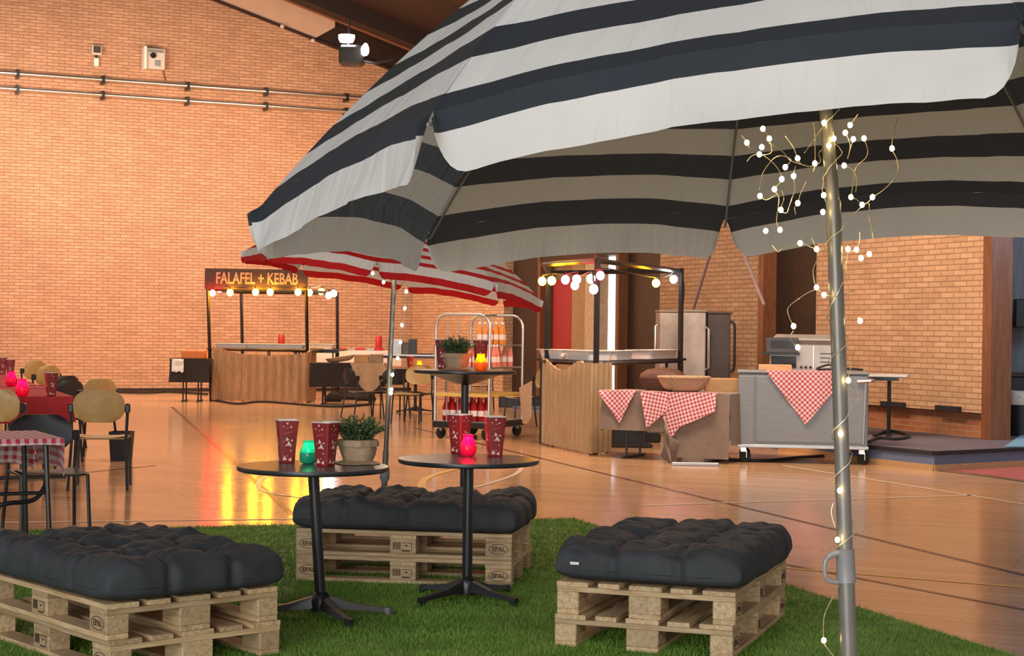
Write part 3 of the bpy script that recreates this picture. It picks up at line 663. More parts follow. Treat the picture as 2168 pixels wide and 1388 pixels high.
def cushion(c, th, L_, D_, T, label, seed, nx=4, ny=3, tagside=False, tuft=.055, dz=0):
    r = random.Random(seed); NU, NV = 150, 104
    def ez(a): return math.copysign(1-(1-abs(a))**1.6, a)
    tufts = [(-1+2*i/nx, -1+2*j/ny) for i in range(1, nx) for j in range(1, ny)]
    tufts = [(a+r.uniform(-.03, .03), b+r.uniform(-.04, .04)) for a, b in tufts]
    sc = 1/.07
    def H(u, v):
        e = max(0, (1-abs(u)**12)*(1-abs(v)**12))**.34
        x, y = u*L_/2, v*D_/2; dent = 0
        for a, b in tufts:
            d2 = (x-a*L_/2)**2+(y-b*D_/2)**2; dent = max(dent, math.exp(-d2/(.045**2))*.75+math.exp(-d2/(.15**2))*.38)
        gu = abs(((u+1)/2*nx) % 1-.5)*2; gv = abs(((v+1)/2*ny) % 1-.5)*2
        wob = nz(x*9+seed, y*9, 0)*.12
        cu = math.exp(-((1-gu+wob*.5)/.15)**2)*(.44+wob) if .5/nx < (u+1)/2 < 1-.5/nx else 0
        cv = math.exp(-((1-gv+wob*.5)/.15)**2)*(.44+wob) if .5/ny < (v+1)/2 < 1-.5/ny else 0
        wr = (nz(x*14+seed, y*14, 3)*.10+nz(x*5+seed, y*5, 5)*.20)+abs(nz(x*22, y*8+seed, 8))*-.10
        return e, min(1, dent+max(cu, cv)*.9), wr
    def P(u, v, up):
        u, v = ez(u), ez(v); e, dn, wr = H(u, v)
        k = 1+.02*nz(u*3+seed, v*3, 1)-.05*(abs(u*v))**4
        gu = abs(((u+1)/2*nx) % 1-.5)*2; gv = abs(((v+1)/2*ny) % 1-.5)*2
        pin = 1-.042*(1-min(1, (1-gu)/.26))*(abs(v)**8)*(1 if abs(u) < .85 else 0)
        pinu = 1-.032*(1-min(1, (1-gv)/.26))*(abs(u)**8)*(1 if abs(v) < .85 else 0)
        x, y = u*L_/2*k*pinu, v*D_/2*k*pin
        zs = .30*T
        if up: z = zs+(T-zs)*e*(1-.56*dn+wr*1.25)
        else: z = zs*(1-e*.99)+.003*nz(x*10, y*10, seed)
        sag = 0
        return (x, y, max(.001, z))
    t = thing('seat_cushion', label, 'cushion', c+Vector((0, 0, .2955+dz)), th, 'bench cushions')
    mb = MB(); mb.grid(lambda a, b: P(2*a-1, 2*b-1, True), NU, NV); mb.grid(lambda a, b: P(1-2*a, 2*b-1, False), NU, NV)
    mb.build('padding', 'cushion', t, smooth=2)
    for a, b in tufts:
        x, y, z = P(a, b, True)
        e, dn, wr = H(ez(a), ez(b))
    for a, b in tufts:
        e, dn, wr = H(a, b); z = .30*T+.70*T*e*(1-.56*dn+wr*1.25)
        MB().sphere((a*L_/2, b*D_/2, z+.002), .011, 10, 6, .5).build('tuft_button', 'cushion', t, smooth=True)
    return t
cM, thM = place_stack(.0148, 8.9414, 2.9992, 1, 'middle', 10, (-.004, .004, .4))
cR, thR = place_stack(.9577, 7.0448, 1.2228, -1, 'right', 20, (.006, -.004, .3))
cL, thL = place_stack(-1.5717, 6.5275, 2.2957, 1, 'left', 30, (-.008, -.004, -.4))
cushion(cM+Vector((.0, .0, 0)), thM, 1.30, .88, .175, 'charcoal tufted cushion on the middle pallet bench', 1)
cushion(cR+Vector((.02, .03, 0)), thR, 1.27, .88, .175, 'charcoal tufted cushion with a white tag on the right pallet bench', 5)
cushion(cL+Vector((0, .0, 0)), thL, 1.27, .87, .175, 'charcoal tufted cushion on the left pallet bench', 9)
rc = [o for o in bpy.data.objects if o.name.startswith('seat_cushion')][1]
o = MB().box(-.636, -.632, .30, .34, .075, .087).build('care_tag', 'whitelabel', rc); o['label'] = 'white fabric tag'
# ================================================================== TABLES
def pedestal_table(label, x, y, H_, arms, dia=.731, lean=(0, 0), deep=False, group='pedestal tables', zb=.0065, to=(0, 0)):
    t = thing('pedestal_table', label, 'table', (x, y, zb), 0, group)
    H_ = H_-zb
    r = dia/2
    MB().lathe([(r-.012, H_-.024), (r-.002, H_-.020), (r, H_-.010), (r-.002, H_-.001)], 64, o=(to[0], to[1], 0)).build('table_top', 'black', t, smooth=True)
    MB().lathe([(r-.003, H_-.0012), (r-.004, H_)], 64, o=(to[0], to[1], 0)).build('laminate_surface', 'tabletop', t)
    if deep: MB().lathe([(.030, H_-.105), (.10, H_-.085), (.24, H_-.035), (r-.03, H_-.024)], 40, o=(to[0], to[1], 0)).build('top_plate', 'black', t, smooth=True)
    else: MB().lathe([(.035, H_-.052), (.13, H_-.034), (.15, H_-.024)], 40, o=(to[0], to[1], 0)).build('top_plate', 'black', t, smooth=True)
    MB().tube([(0, 0, .07), (to[0], to[1], H_-.03)], .0265, 20).build('column', 'black', t, smooth=True)
    MB().lathe([(.048, .03), (.05, .08), (.042, .105), (.028, .12)], 20).build('hub', 'black', t, smooth=True)
    for a, L_ in arms:
        mb = MB(); n = Vector((-math.sin(a), math.cos(a), 0)); d = Vector((math.cos(a), math.sin(a), 0)); S_ = []
        for k, (s, w, z0, z1) in enumerate(((.03, .026, .045, .108), (.5, .022, .034, .062), (.93, .017, .022, .042), (1.0, .021, .0, .044), (1.05, .018, .0, .040))):
            c = d*L_*s; S_.append([c+n*w+Vector((0,0,z0)), c-n*w+Vector((0,0,z0)), c-n*w*.7+Vector((0,0,z1)), c+n*w*.7+Vector((0,0,z1))])
        vs = [p for q in S_ for p in q]; fs = []
        for k in range(4):
            for m_ in range(4): fs.append((k*4+m_, k*4+(m_+1) % 4, k*4+4+(m_+1) % 4, k*4+4+m_))
        fs += [(3,2,1,0), (16,17,18,19)]
        mb.add(vs, fs); mb.build('base_arm', 'black', t)
    return t
def arms_from(x, y, tips):
    out = []
    for p in tips:
        q = G(p[0], p[1], .03); out.append((math.atan2(q.y-y, q.x-x), min(.40, max(.24, math.hypot(q.x-x, q.y-y)))))
    return out
TL = (-.9507, 7.9861); TR = (-.2153, 8.5559); TH = .7328
bl_ = G(678, 1288, .05); br_ = G(996, 1254, .05)
pedestal_table('round black pedestal table with the teal jar and potted herb', TL[0]+.045, TL[1], TH, [(a, .33) for a in (R(6), R(105), R(188), R(300))], to=(-.045, 0))
pedestal_table('round black pedestal table with the pink candle jar', TR[0], TR[1], TH, [(a, .31) for a in (R(-38), R(48), R(140), R(224))])
TB = W(985, 780, 11.7)
pedestal_table('tall round bar table with the amber candle jar', TB.x, 11.7, 1.115, [(a, .31) for a in (R(10), R(100), R(190), R(280))], deep=True, zb=.0065)
# ---- cups
def make_cup(label, group='red patterned cups', seed=0, detail=True, name='popcorn_cup'):
    t = thing(name, label, 'cup', group=group)
    def ring(hw, z, rad, n=5):
        out = []
        for q in range(4):
            cx, cy = ((1,1),(-1,1),(-1,-1),(1,-1))[q]
            for k in range(n):
                a = (q*90+k*90/(n-1))*PI/180; out.append((cx*(hw-rad)+rad*math.cos(a), cy*(hw-rad)+rad*math.sin(a), z))
        return out
    hh = .212; prof = [(.034, 0), (.036, .004)]+[(.036+.016*(k/8)**1.25, .004+(hh-.004)*k/8) for k in range(1, 9)]
    mb = MB(); rows = [ring(a, z, .010) for a, z in prof]; n = len(rows[0])
    inner = [ring(a-.0015, z, .009) for a, z in prof[::-1][:-1]]+[ring(.033, .006, .009)]
    allr = rows+inner; vs = [p for r_ in allr for p in r_]
    fs = [(j*n+k, j*n+(k+1) % n, (j+1)*n+(k+1) % n, (j+1)*n+k) for j in range(len(allr)-1) for k in range(n)]
    fs += [tuple(range(n-1, -1, -1)), tuple((len(allr)-1)*n+k for k in range(n))]
    mb.add(vs, fs); mb.build('cup_body', 'cupred', t, smooth=True)
    rr = MB(); a1 = ring(.0528, hh-.003, .010); a2 = ring(.0535, hh+.0015, .010); a3 = ring(.0495, hh+.0015, .009); a4 = ring(.049, hh-.01, .009)
    vs = a1+a2+a3+a4; rr.add(vs, [(j*n+k, j*n+(k+1) % n, (j+1)*n+(k+1) % n, (j+1)*n+k) for j in range(3) for k in range(n)]); rr.build('cup_rim', 'cupwhite', t)
    if detail:
        rg = random.Random(seed); pr = MB(); sc = MB()
        def hw(z): return .036+.016*(max(0, z-.004)/(hh-.004))**1.25+.0008
        for f in range(4):
            A = Matrix.Rotation(f*PI/2, 3, 'Z')
            def put(mb, pts):
                mb.add([A @ Vector((x, -hw(z), z)) for x, z in pts], [tuple(range(len(pts)))])
            def heart(x, z, s, ang=0):
                c, d = math.cos(ang), math.sin(ang)
                P_ = [(0,-.9),(.75,-.1),(.85,.45),(.5,.8),(0,.45),(-.5,.8),(-.85,.45),(-.75,-.1)]
                put(pr, [(x+s*(a*c-b*d), z+s*(a*d+b*c)) for a, b in P_])
            def tri(x, z, s, ang=0):
                c, d = math.cos(ang), math.sin(ang)
                P_ = [(-.9,-.7),(-.1,-.95),(.9,-.7),(.35,.35),(0,1)]
                put(pr, [(x+s*(a*c-b*d), z+s*(a*d+b*c)) for a, b in P_])
            heart(-.006, .196, .0068, .3); heart(.012, .178, .0062, -.4); heart(-.025, .180, .0042); heart(-.004, .172, .0035, .5)
            tri(-.006, .120, .0100, .35); tri(.003, .098, .0125, .1); heart(.018, .112, .0060, .8); heart(-.010, .088, .005, .9); heart(.012, .086, .006, -.6)
            heart(.013, .062, .0046); tri(-.016, .026, .0125, .1); tri(.012, .020, .0100, -.5); heart(-.002, .036, .0035); heart(-.022, .108, .003)
            # slanted line of script
            for k in range(9):
                x0 = -.024+k*.0048; z0 = .142+k*.0012
                put(sc, [(x0, z0), (x0+.0036, z0+.001), (x0+.0042, z0+.0065), (x0+.0008, z0+.0055)])
        pr.build('print', 'cupink', t); sc.build('script_print', 'cupink2', t)
    return t
def on(px, py, z): p = G(px, py, z); return Vector((p.x, p.y, z))
zt = TH+.0005
cup0 = make_cup('dark red cup with cream hearts, the left one on the teal jar table'); cup0.location = on(607, 979, zt); cup0.rotation_euler = (0, 0, R(16))
copy_tree(cup0, on(689, 986, zt), R(-28), 'dark red cup with cream hearts, right of the teal jar')
copy_tree(cup0, on(973, 960, zt), R(-38), 'dark red cup behind the pink candle jar, lit pink')
copy_tree(cup0, on(1047, 966, zt), R(14), 'dark red cup right of the pink candle jar')
pb = on(1014, 777.5, 1.1155)
copy_tree(cup0, Vector((W(1017, 770, 11.95).x, 11.9, 1.1155)), R(8), 'dark red cup behind the amber candle jar on the bar table')
copy_tree(cup0, Vector((W(940, 770, 11.9).x, 11.92, 1.1155)), R(-25), 'dark red cup half hidden behind the bar table herb pot')
# ---- candle jars
def make_jar(label, mat, loc, s=1.0, lit=1.0, col=(1,.6,.3), wax='whiteplastic'):
    t = thing('candle_jar', label, 'candle', loc, 0, 'coloured candle jars')
    prof = [(.026, 0), (.036, .006), (.043, .022), (.0445, .042), (.041, .062), (.033, .080), (.0265, .095), (.0255, .104), (.030, .113)]
    inn = [(r-.003, z) for r, z in prof[::-1][:-1]]+[(.024, .005)]
    MB().lathe([(r*s, z*s) for r, z in prof+inn], 32).build('glass', mat, t, smooth=True)
    MB().lathe([(.022*s, .006*s), (.0325*s, .008*s), (.0395*s, .023*s), (.0408*s, .042*s), (.0385*s, .056*s), (.001, .054*s)], 28).build('wax_fill', mat.replace('jar', 'wax'), t, smooth=True)
    if lit:
        MB().lathe([(.0008, .054*s), (.0055*s, .060*s), (.005*s, .068*s), (.0006, .080*s)], 10).build('flame', 'flame', t, smooth=True)
        l = bpy.data.lights.new('candle_light', 'POINT'); l.energy = lit; l.color = col; l.shadow_soft_size = .012
        lo = bpy.data.objects.new('candle_light', l); C.objects.link(lo); lo.parent = t; lo.location = (0, 0, .088*s)
    return t
make_jar('teal glass candle jar between two red cups', 'jar_teal', on(653, 981, zt), 1.0, .22, (1,.85,.6))
make_jar('glowing pink glass candle jar on the pedestal table', 'jar_pink', on(991, 965, zt), 1.0, .9, (1,.7,.5))
make_jar('glowing amber glass candle jar on the tall bar table', 'jar_yel', Vector((W(1018, 775, 11.55).x, 11.55, 1.1155)), 1.05, 1.2, (1,.7,.4))
# ---- potted herbs in kraft paper
def make_herb(label, loc, s=1.0, seed=1, rz=0):
    t = thing('potted_herb', label, 'potted plant', loc, rz, 'potted herbs')
    rg = random.Random(seed)
    cr1 = lambda a, v: 1+.13*nz(math.cos(a)*2.2+seed, math.sin(a)*2.2, v*3)+.06*math.sin(a*7+v*3)*nz(math.cos(a)*2, v*2, seed)*2+.03*math.sin(3*a+seed)
    prof = [(.056, 0), (.062, .014), (.073, .040), (.079, .068), (.080, .092), (.074, .104), (.070, .108), (.064, .104), (.060, .085)]
    MB().lathe([(r*s, z*s) for r, z in prof], 48, fn=cr1).build('paper_wrap', 'paper', t, smooth=True)
    cf = lambda a, v: 1+.09*nz(math.cos(a)*3+seed, math.sin(a)*3, 9)+.05*math.sin(a*5+seed)
    MB().lathe([(.072*s, .108*s), (.088*s, .106*s), (.094*s, .092*s), (.091*s, .078*s), (.082*s, .083*s)], 48, fn=cf, cap=False).build('folded_collar', 'paper', t, smooth=True)
    fl = MB()
    for a0, w in ((-2.5, .55), (-1.2, .5), (-.45, .45)):
        q = []
        for k in range(5):
            a = a0-w+2*w*k/4; q.append((.054*s*math.cos(a), .054*s*math.sin(a), .010*s))
        tip = [(.105*s*math.cos(a0+w*.8*u), .105*s*math.sin(a0+w*.8*u), .003) for u in (1, .35, -.35, -1)]
        fl.prism(q+tip, (0, 0, .0015))
    fs_ = lambda a, v: 1+v*(.16*nz(math.cos(a)*2.4+seed, math.sin(a)*2.4, 4)+.10*math.sin(4*a+seed))
    MB().lathe([(.050*s, .020*s), (.066*s, .016*s), (.085*s, .007*s), (.103*s, .004*s), (.104*s, .0025*s), (.085*s, .003*s), (.05*s, .002*s)], 48, fn=fs_, cap=False).build('paper_skirt', 'paper', t, smooth=True)
    MB().lathe([(.062*s, .093*s), (.04*s, .097*s), (.001, .098*s)], 24).build('soil', 'soil', t, smooth=True)
    st = MB(); lf = MB(); lf2 = MB()
    for k in range(150):
        a = rg.random()*2*PI; r0 = .055*s*math.sqrt(rg.random()); h = rg.uniform(.075, .125)*s; lean = rg.uniform(.2, 1.6)
        b = Vector((r0*math.cos(a), r0*math.sin(a), .095*s)); d = Vector((math.cos(a)*.055*lean*s, math.sin(a)*.055*lean*s, h*(1.05-.30*lean)))
        pts = [b+d*u+Vector((0, 0, .012*s*math.sin(u*PI))) for u in (0, .33, .66, 1)]
        st.tube(pts, .0008*s, 4)
        for u in [i/13 for i in range(1, 14)]:
            p = b+d*u+Vector((0, 0, .012*s*math.sin(u*PI)))
            for m_ in range(2):
                an = rg.random()*2*PI; L_ = rg.uniform(.010, .0165)*s; w = L_*.42; el = rg.uniform(-.2, .9)
                dr = Vector((math.cos(an)*math.cos(el), math.sin(an)*math.cos(el), math.sin(el))); sd = dr.cross(Vector((0,0,1))).normalized()*w
                q = [p, p+dr*L_*.5+sd, p+dr*L_+Vector((0,0,-.001)), p+dr*L_*.5-sd]
                (lf2 if rg.random() < .28 else lf).add(q, [(0, 1, 2, 3)])
    st.build('stems', 'leaf', t); lf.build('leaves', 'leaf', t); lf2.build('pale_leaves', 'leaf2', t)
    return t
make_herb('potted herb in brown paper on the teal jar table', on(757, 981, zt), 1.12, 3)
make_herb('potted herb in brown paper on the tall bar table', Vector((W(966, 775, 11.65).x, 11.65, 1.1155)), 1.12, 8)
# ================================================================== UMBRELLAS
def make_umbrella(name, label, cen, n, tips, h, ex, mat, flap, pole_bottom, pole_r, sag=.035, dirs=None, flare=.03, seed=0, wr=.006, inner_h=None, cat='parasol', jointz=None):
    t = thing(name, label, cat, (pole_bottom.x, pole_bottom.y, pole_bottom.z))
    off = Vector((pole_bottom.x, pole_bottom.y, pole_bottom.z))
    n = n.normalized(); K = len(tips)
    mbc, mbf = MB(), MB(); NU, NR = 24, 26
    def rib(k, rr): return cen.lerp(tips[k % K], rr)+n*h*(1-rr**ex)
    # arclength from the rim upwards
    ss = [0]
    for i in range(200, 0, -1): ss.append(ss[-1]+(rib(0, i/200)-rib(0, (i-1)/200)).length)
    def dist(rr):
        x = (1-rr)*200; i = min(199, int(x)); return ss[i]+(ss[i+1]-ss[i])*(x-i)
    for k in range(K):
        def pt(s, rr):
            b = 4*s*(1-s); r2 = rr*(1-sag*b*rr**3)
            p = rib(k, r2).lerp(rib(k+1, r2), s)
            p -= n*(.018*b*rr*(1-rr)*4)
            w = wr*rr*(nz(s*7+k*11+seed, rr*2.5, 2)*1.3+nz(s*19+k*5, rr*3, 7)*.5)
            return p+n*w
        mbc.grid(lambda a, b_: pt(a, b_)-off, NU, NR, lambda a, b_: (k+a, dist(b_)))
        def fp(s, w):
            r0 = pt(s, 1); out = (r0-cen); out -= n*out.dot(n); out.normalize()
            e = 1-abs(2*s-1); ln = flap*min(1, (1-(max(0, 1-e/.14))**2.2)**.5 if e < .14 else 1)
            ln = max(.012, ln)*(1+.05*nz(s*3+k*7, 0, seed))
            fold = (nz(s*6+k*13, w*.8, seed+4)*.022+nz(s*17+k*3, w, seed)*.008)*w
            side = (tips[(k+1) % K]-tips[k % K]).normalized()
            pull = (.5-s)*0.03*w
            return r0-n*ln*w+out*(flare*w**1.3+fold)+side*pull
        NFU = 44
        def ss_(a): return .5-.5*math.cos(PI*a)
        mbf.grid(lambda a, b_: fp(ss_(a), b_)-off, NFU, 8, lambda a, b_: (k+ss_(a), -flap*b_*min(1, max(.012/flap, (1-(max(0, 1-(1-abs(2*ss_(a)-1))/.14))**2.2)**.5 if (1-abs(2*ss_(a)-1)) < .14 else 1))))
    mbc.build('canopy', mat, t, smooth=2); mbf.build('valance', mat, t, smooth=2)
    for k in range(K):
        pts = [rib(k, i/26)-n*.016-off for i in range(27)]
        tp = tips[k]; d = (rib(k, 1)-rib(k, .93)).normalized(); pts.append(tp+d*.018-n*.006-off)
        MB().tube(pts, .0032, 6).build('rib', 'poleplastic', t, smooth=True)
    ap = cen+n*(h+.05)
    d = (ap-pole_bottom)
    return t, off, ap
# near blue and white parasol
sc_ = 1.272
cb = Vector((.4796*sc_, 2.559*sc_, 1.396+.2565*sc_)); nb = Vector((-.0689, .0371, 1)).normalized()
def blue_tip(k, px, py, y0): return W(px, py, y0*sc_)
e1 = Vector((1,0,0)); e1 = (e1-nb*e1.dot(nb)).normalized(); e2 = nb.cross(e1)
def fit_tip(c, R_, phi, k): a = phi+k*PI/4; return c+(e1*math.cos(a)+e2*math.sin(a))*R_
tipsb = [fit_tip(cb, .8646*sc_, .048, k) for k in range(8)]
tipsb[4] = W(553, 436, tipsb[4].y); tipsb[5] = W(917, 238, tipsb[5].y); tipsb[6] = W(2165, 42, tipsb[6].y)
tipsb[3] = W(911, 489, tipsb[3].y); tipsb[2] = W(1535, 464, tipsb[2].y)
pole_t = W(1760, 300, 3.26); pole_b = W(1797, 1388, 3.26); dpole = (pole_t-pole_b).normalized()
base = pole_b-dpole*((pole_b.z-.0066)/dpole.z)
umb, off, ap = make_umbrella('striped_parasol', 'large navy and white striped parasol close to the camera', cb, nb, tipsb, .636, 1.85, 'navy', .107, base, .015, .03, seed=3, wr=.0025)
kj = (W(1790, 1195, 3.26)-base).length
P_ = lambda s: dpole*s
kj2 = (W(1770, 430, 3.26)-base).length
MB().tube([P_(.0), P_(kj)], .0165, 20).build('lower_pole', 'pole', umb, smooth=True)
MB().tube([P_(kj), P_(kj2)], .0148, 20).build('middle_pole', 'pole', umb, smooth=True)
MB().tube([P_(kj2), ap-off], .0130, 20).build('upper_pole', 'pole', umb, smooth=True)
MB().tube([P_(kj2-.006), P_(kj2+.004)], .0152, 20).build('pole_joint', 'pole', umb, smooth=True)
MB().tube([P_(kj-.034), P_(kj-.030), P_(kj+.028), P_(kj+.032)], [.0195, .0190, .0178, .0192], 20).build('clamp', 'poleplastic', umb, smooth=True)
c = P_(kj); MB().tube(catmull([c+Vector((-.014, -.006, .024)), c+Vector((-.034, -.008, .018)), c+Vector((-.043, -.008, .0)), c+Vector((-.038, -.008, -.028)), c+Vector((-.014, -.006, -.034))]), [.007]*8+[.0045]*17, 8).build('clamp_handle', 'poleplastic', umb, smooth=True)
MB().lathe([(.02, 0), (.03, .01), (.03, .05), (.016, .06)], 16, o=tuple(ap-off-Vector((0, 0, .09)))).build('hub', 'poleplastic', umb, smooth=True)
MB().lathe([(.22, 0), (.22, .03), (.05, .06), (.03, .12), (.0, .121)], 32).build('base_weight', 'poleplastic', umb, smooth=True)
# red and white parasol behind
nr = Vector((.1487, .0183, 1)).normalized(); cred = Vector((-.7655, 10.5404, 1.761))
e1 = Vector((1,0,0)); e1 = (e1-nr*e1.dot(nr)).normalized(); e2 = nr.cross(e1)
tipsr = [fit_tip(cred, .9525, -.0226, k) for k in range(8)]
for k, (px, py) in {4: (522, 528), 3: (643, 556), 2: (859, 590), 1: (1060, 621), 0: (1142, 632), 7: (1045, 597)}.items(): tipsr[k] = W(px, py, tipsr[k].y)
rb_t = W(835, 575, 10.5); rb_b = W(813, 1040, 10.5); dr_ = (rb_t-rb_b).normalized(); rbase = rb_b-dr_*((rb_b.z-.0065)/dr_.z)
umr, offr, apr = make_umbrella('striped_parasol', 'red and white striped parasol behind the middle bench', cred, nr, tipsr, .375, 2.0, 'redwhite', .095, rbase, .016, .03, seed=11, wr=.004)
topk = (W(834, 590, 10.5)-rbase).length
MB().tube([(0,0,0), dr_*.62], .019, 14).build('lower_pole', 'poledark', umr, smooth=True)
MB().tube([dr_*.62, dr_*topk], .0155, 14).build('upper_pole', 'poledark', umr, smooth=True)
MB().tube([dr_*topk, apr-offr], .0125, 14).build('top_pole', 'poledark', umr, smooth=True)
MB().tube([dr_*.42, dr_*.45, dr_*.50, dr_*.53], [.020, .032, .030, .020], 14).build('clamp', 'poleplastic', umr, smooth=True)
MB().lathe([(.20, 0), (.20, .03), (.05, .06), (.03, .12), (.0, .121)], 32).build('base_weight', 'poleplastic', umr, smooth=True)
# ================================================================== FAIRY LIGHTS
fl = thing('fairy_lights', 'warm white fairy lights tangled round the pole of the navy parasol', 'fairy lights', base)
Z = lambda X, Y: (1500+X/2.952, 230+Y/2.952)
leds = [(340,125),(380,187),(240,212),(333,240),(318,285),(557,310),(665,342),(722,88),(783,187),(752,230),(885,102),(855,150),(905,190),(972,185),(1147,248),(848,355),(480,365),(532,420),(458,440),(412,503),(322,545),(558,590),(452,632),(720,540),(715,645),(890,552),(960,600),(1025,552),(358,763),(447,757),(573,840),(675,877),(872,877),(925,880),(953,933),(1005,908),(675,1117),(722,1163),(532,1358),(948,1325)]
leds = [Z(*p) for p in leds]+[(1689,735),(1796,805),(1780,918),(1778,1038),(1773,1142),(1744,1355)]
wires = [[(240,330),(270,295),(318,285),(370,310),(430,370),(458,440),(412,503),(440,560),(425,700),(447,757)], [(205,165),(240,212),(255,245)], [(340,125),(380,187),(395,270),(340,290)],
 [(480,170),(530,240),(557,310),(575,345)], [(380,215),(460,265),(510,320),(575,345),(640,360),(700,330),(690,275),(752,230),(783,187)], [(318,500),(340,400),(410,310),(470,295),(515,320),(480,365)],
 [(545,360),(532,420),(540,500),(510,590),(490,650),(452,632),(470,560),(455,510)], [(322,545),(360,570),(420,540)], [(610,455),(575,530),(558,590),(540,615),(545,660)], [(655,85),(665,180),(665,342),(655,395)],
 [(600,275),(640,220),(700,130)], [(885,102),(935,35)], [(855,150),(885,230),(870,310)], [(905,190),(880,270)], [(972,185),(995,260),(980,310),(920,370),(905,460),(890,552)], [(848,355),(900,380),(925,440),(920,520)],
 [(890,552),(930,570),(960,600),(1000,580),(1025,552),(1090,510),(1150,450),(1185,380),(1175,310),(1147,248),(1155,165),(1185,50)], [(905,660),(950,620),(1000,590),(1005,680),(1020,750),(1030,810)],
 [(400,855),(435,895),(460,875),(573,840),(640,865),(675,877),(745,890)], [(645,810),(675,877),(690,920),(655,1000),(660,1070),(675,1117),(722,1163)], [(760,1110),(640,1140),(560,1190),(500,1240),(500,1290),(532,1358)],
 [(722,1163),(800,1172),(870,1150),(920,1130)], [(855,800),(872,877),(855,1000)], [(945,770),(945,820),(925,880),(880,890)], [(722,88),(735,40)], [(948,1325),(940,1300),(930,1310)]]
wires = [[Z(*p) for p in w] for w in wires]+[[(1689,735),(1672,716),(1680,700)], [(1812,735),(1802,775),(1796,805),(1812,825),(1817,840),(1812,852)], [(1764,1065),(1760,1085),(1768,1115)], [(1776,1238),(1760,1270),(1745,1305),(1744,1355),(1752,1372),(1768,1392)]]
def fd(px, py):   # depth of the tangle: loops swing in front of and behind the pole
    on_pole = abs(px-(1757+(py-260)*.0315)) < 24
    return (3.26-.022) if on_pole else 3.26+.16*nz(px*.011, py*.011, 4)
wm = MB()
for w in wires: wm.tube([p-base for p in catmull([W(a, b, fd(a, b)) for a, b in w], 6)], .0009, 5)
hx = []
for i in range(150):
    s = kj+.03+(kj2+.28-kj-.03)*i/149; a = i*.34+.8*math.sin(i*.2); rr = .0172+.004*abs(math.sin(i*.9))
    u = dpole.cross(Vector((0,1,0))).normalized(); v = dpole.cross(u); hx.append(dpole*s+(u*math.cos(a)+v*math.sin(a))*rr)
wm.tube(hx, .0009, 5)
wm.build('wire', 'wire', fl, smooth=True)
for i, (a, b) in enumerate(leds):
    p = W(a, b, fd(a, b))-base
    MB().sphere((0,0,0), .0050, 10, 6, 1.15).build('led', 'led', fl, smooth=2, loc=p)
fr = thing('fairy_lights', 'fairy lights hanging down the pole of the red and white parasol', 'fairy lights', rbase)
rl = [(789,578),(823,586),(812,597),(843,580),(862,582),(860,617),(857,652),(851,688),(848,724),(842,758),(831,793),(829,824),(828,832)]
wm = MB(); wm.tube([p-rbase for p in catmull([W(a, b, 10.42) for a, b in rl], 5)], .0015, 5)
wm.build('wire', 'wire', fr, smooth=True)
for a, b in rl: MB().sphere((0,0,0), .0095, 8, 5, 1.2).build('led', 'led2', fr, smooth=2, loc=W(a, b, 10.42)-rbase)
# ================================================================== CHAIRS
def make_chair(label, shell='chairwood', group='dining chairs', cat='chair'):
    t = thing('dining_chair', label, cat, group=group)
    def shellpt(u, v, o=0):
        a = 2*u-1; b = 2*v-1; w = .215*math.sqrt(max(0, 1-abs(b)**2.6*.72))
        return (a*w, -.245+.05*(1-a*a)*-1+.0-.03*v+o, .575+.275*v)
    mb = MB(); mb.grid(lambda a, b: shellpt(a, b, 0), 16, 10); mb.grid(lambda a, b: shellpt(1-a, b, -.012), 16, 10); 
    rim = []
    for i in range(17): rim.append((i/16, 0))
    for j in range(1, 11): rim.append((1, j/10))
    for i in range(15, -1, -1): rim.append((i/16, 1))
    for j in range(9, 0, -1): rim.append((0, j/10))
    vs = [shellpt(a, b, 0) for a, b in rim]+[shellpt(a, b, -.012) for a, b in rim]; n_ = len(rim)
    mb.add(vs, [(i, (i+1) % n_, n_+(i+1) % n_, n_+i) for i in range(n_)])
    mb.build('backrest', shell, t, smooth=True)
    mb = MB(); mb.grid(lambda a, b: ((2*a-1)*.21*(1-.12*b*0), -.21+.43*b, .455-.018*math.sin(PI*a)-.02*max(0, b-.8)*5*.4), 10, 10)
    mb.box(-.208, .208, -.205, .215, .428, .440, .004); mb.build('seat', shell, t, smooth=True)
    for s in (-1, 1):
        MB().tube([(s*.245, -.30, 0), (s*.225, -.235, .44), (s*.235, -.225, .70)], .013, 8).build('leg', 'black', t, smooth=True)
        MB().tube([(s*.225, .23, 0), (s*.215, .19, .43), (s*.225, -.235, .44)], .013, 8).build('leg', 'black', t, smooth=True)
        MB().box(s*.235-.022, s*.235+.022, -.27, -.21, .655, .735, .01).build('back_bracket', 'black', t)
    MB().tube([(-.215, .05, .42), (.215, .05, .42)], .011, 6).build('cross_bar', 'black', t)
    return t
ch = make_chair('wooden chair with its back to the camera at the near end of the red table'); cp_ = G(207, 1034); ch.location = (cp_.x, cp_.y+.12, 0); ch.rotation_euler = (0, 0, R(8))
chb = make_chair('black shell chair beside the gingham table', 'blackpl', 'dining chairs'); p = G(95, 1130); chb.location = (p.x-.02, p.y+.15, 0); chb.rotation_euler = (0, 0, R(-172+20)); chb.scale = (1, 1, .91)
def chair_at(px, py, rz, label, src=None, dy=0):
    p = G(px, py); return copy_tree(src or ch, (p.x, p.y+dy, 0), R(rz), label)
chair_at(18, 1030, -8, 'wooden chair cut off by the left edge, left of the near end chair')
chair_at(108, 948, 62, 'black shell chair at the right side of the red table, nearest black one', chb)
chair_at(172, 972, 55, 'wooden chair at the right side of the red table, nearest one')
chair_at(70, 905, 60, 'wooden chair at the right side of the red table, second one')
chair_at(48, 880, 58, 'wooden chair at the right side of the red table, third one')
chair_at(105, 925, 60, 'black shell chair further back between the wooden chairs at the red table', chb)
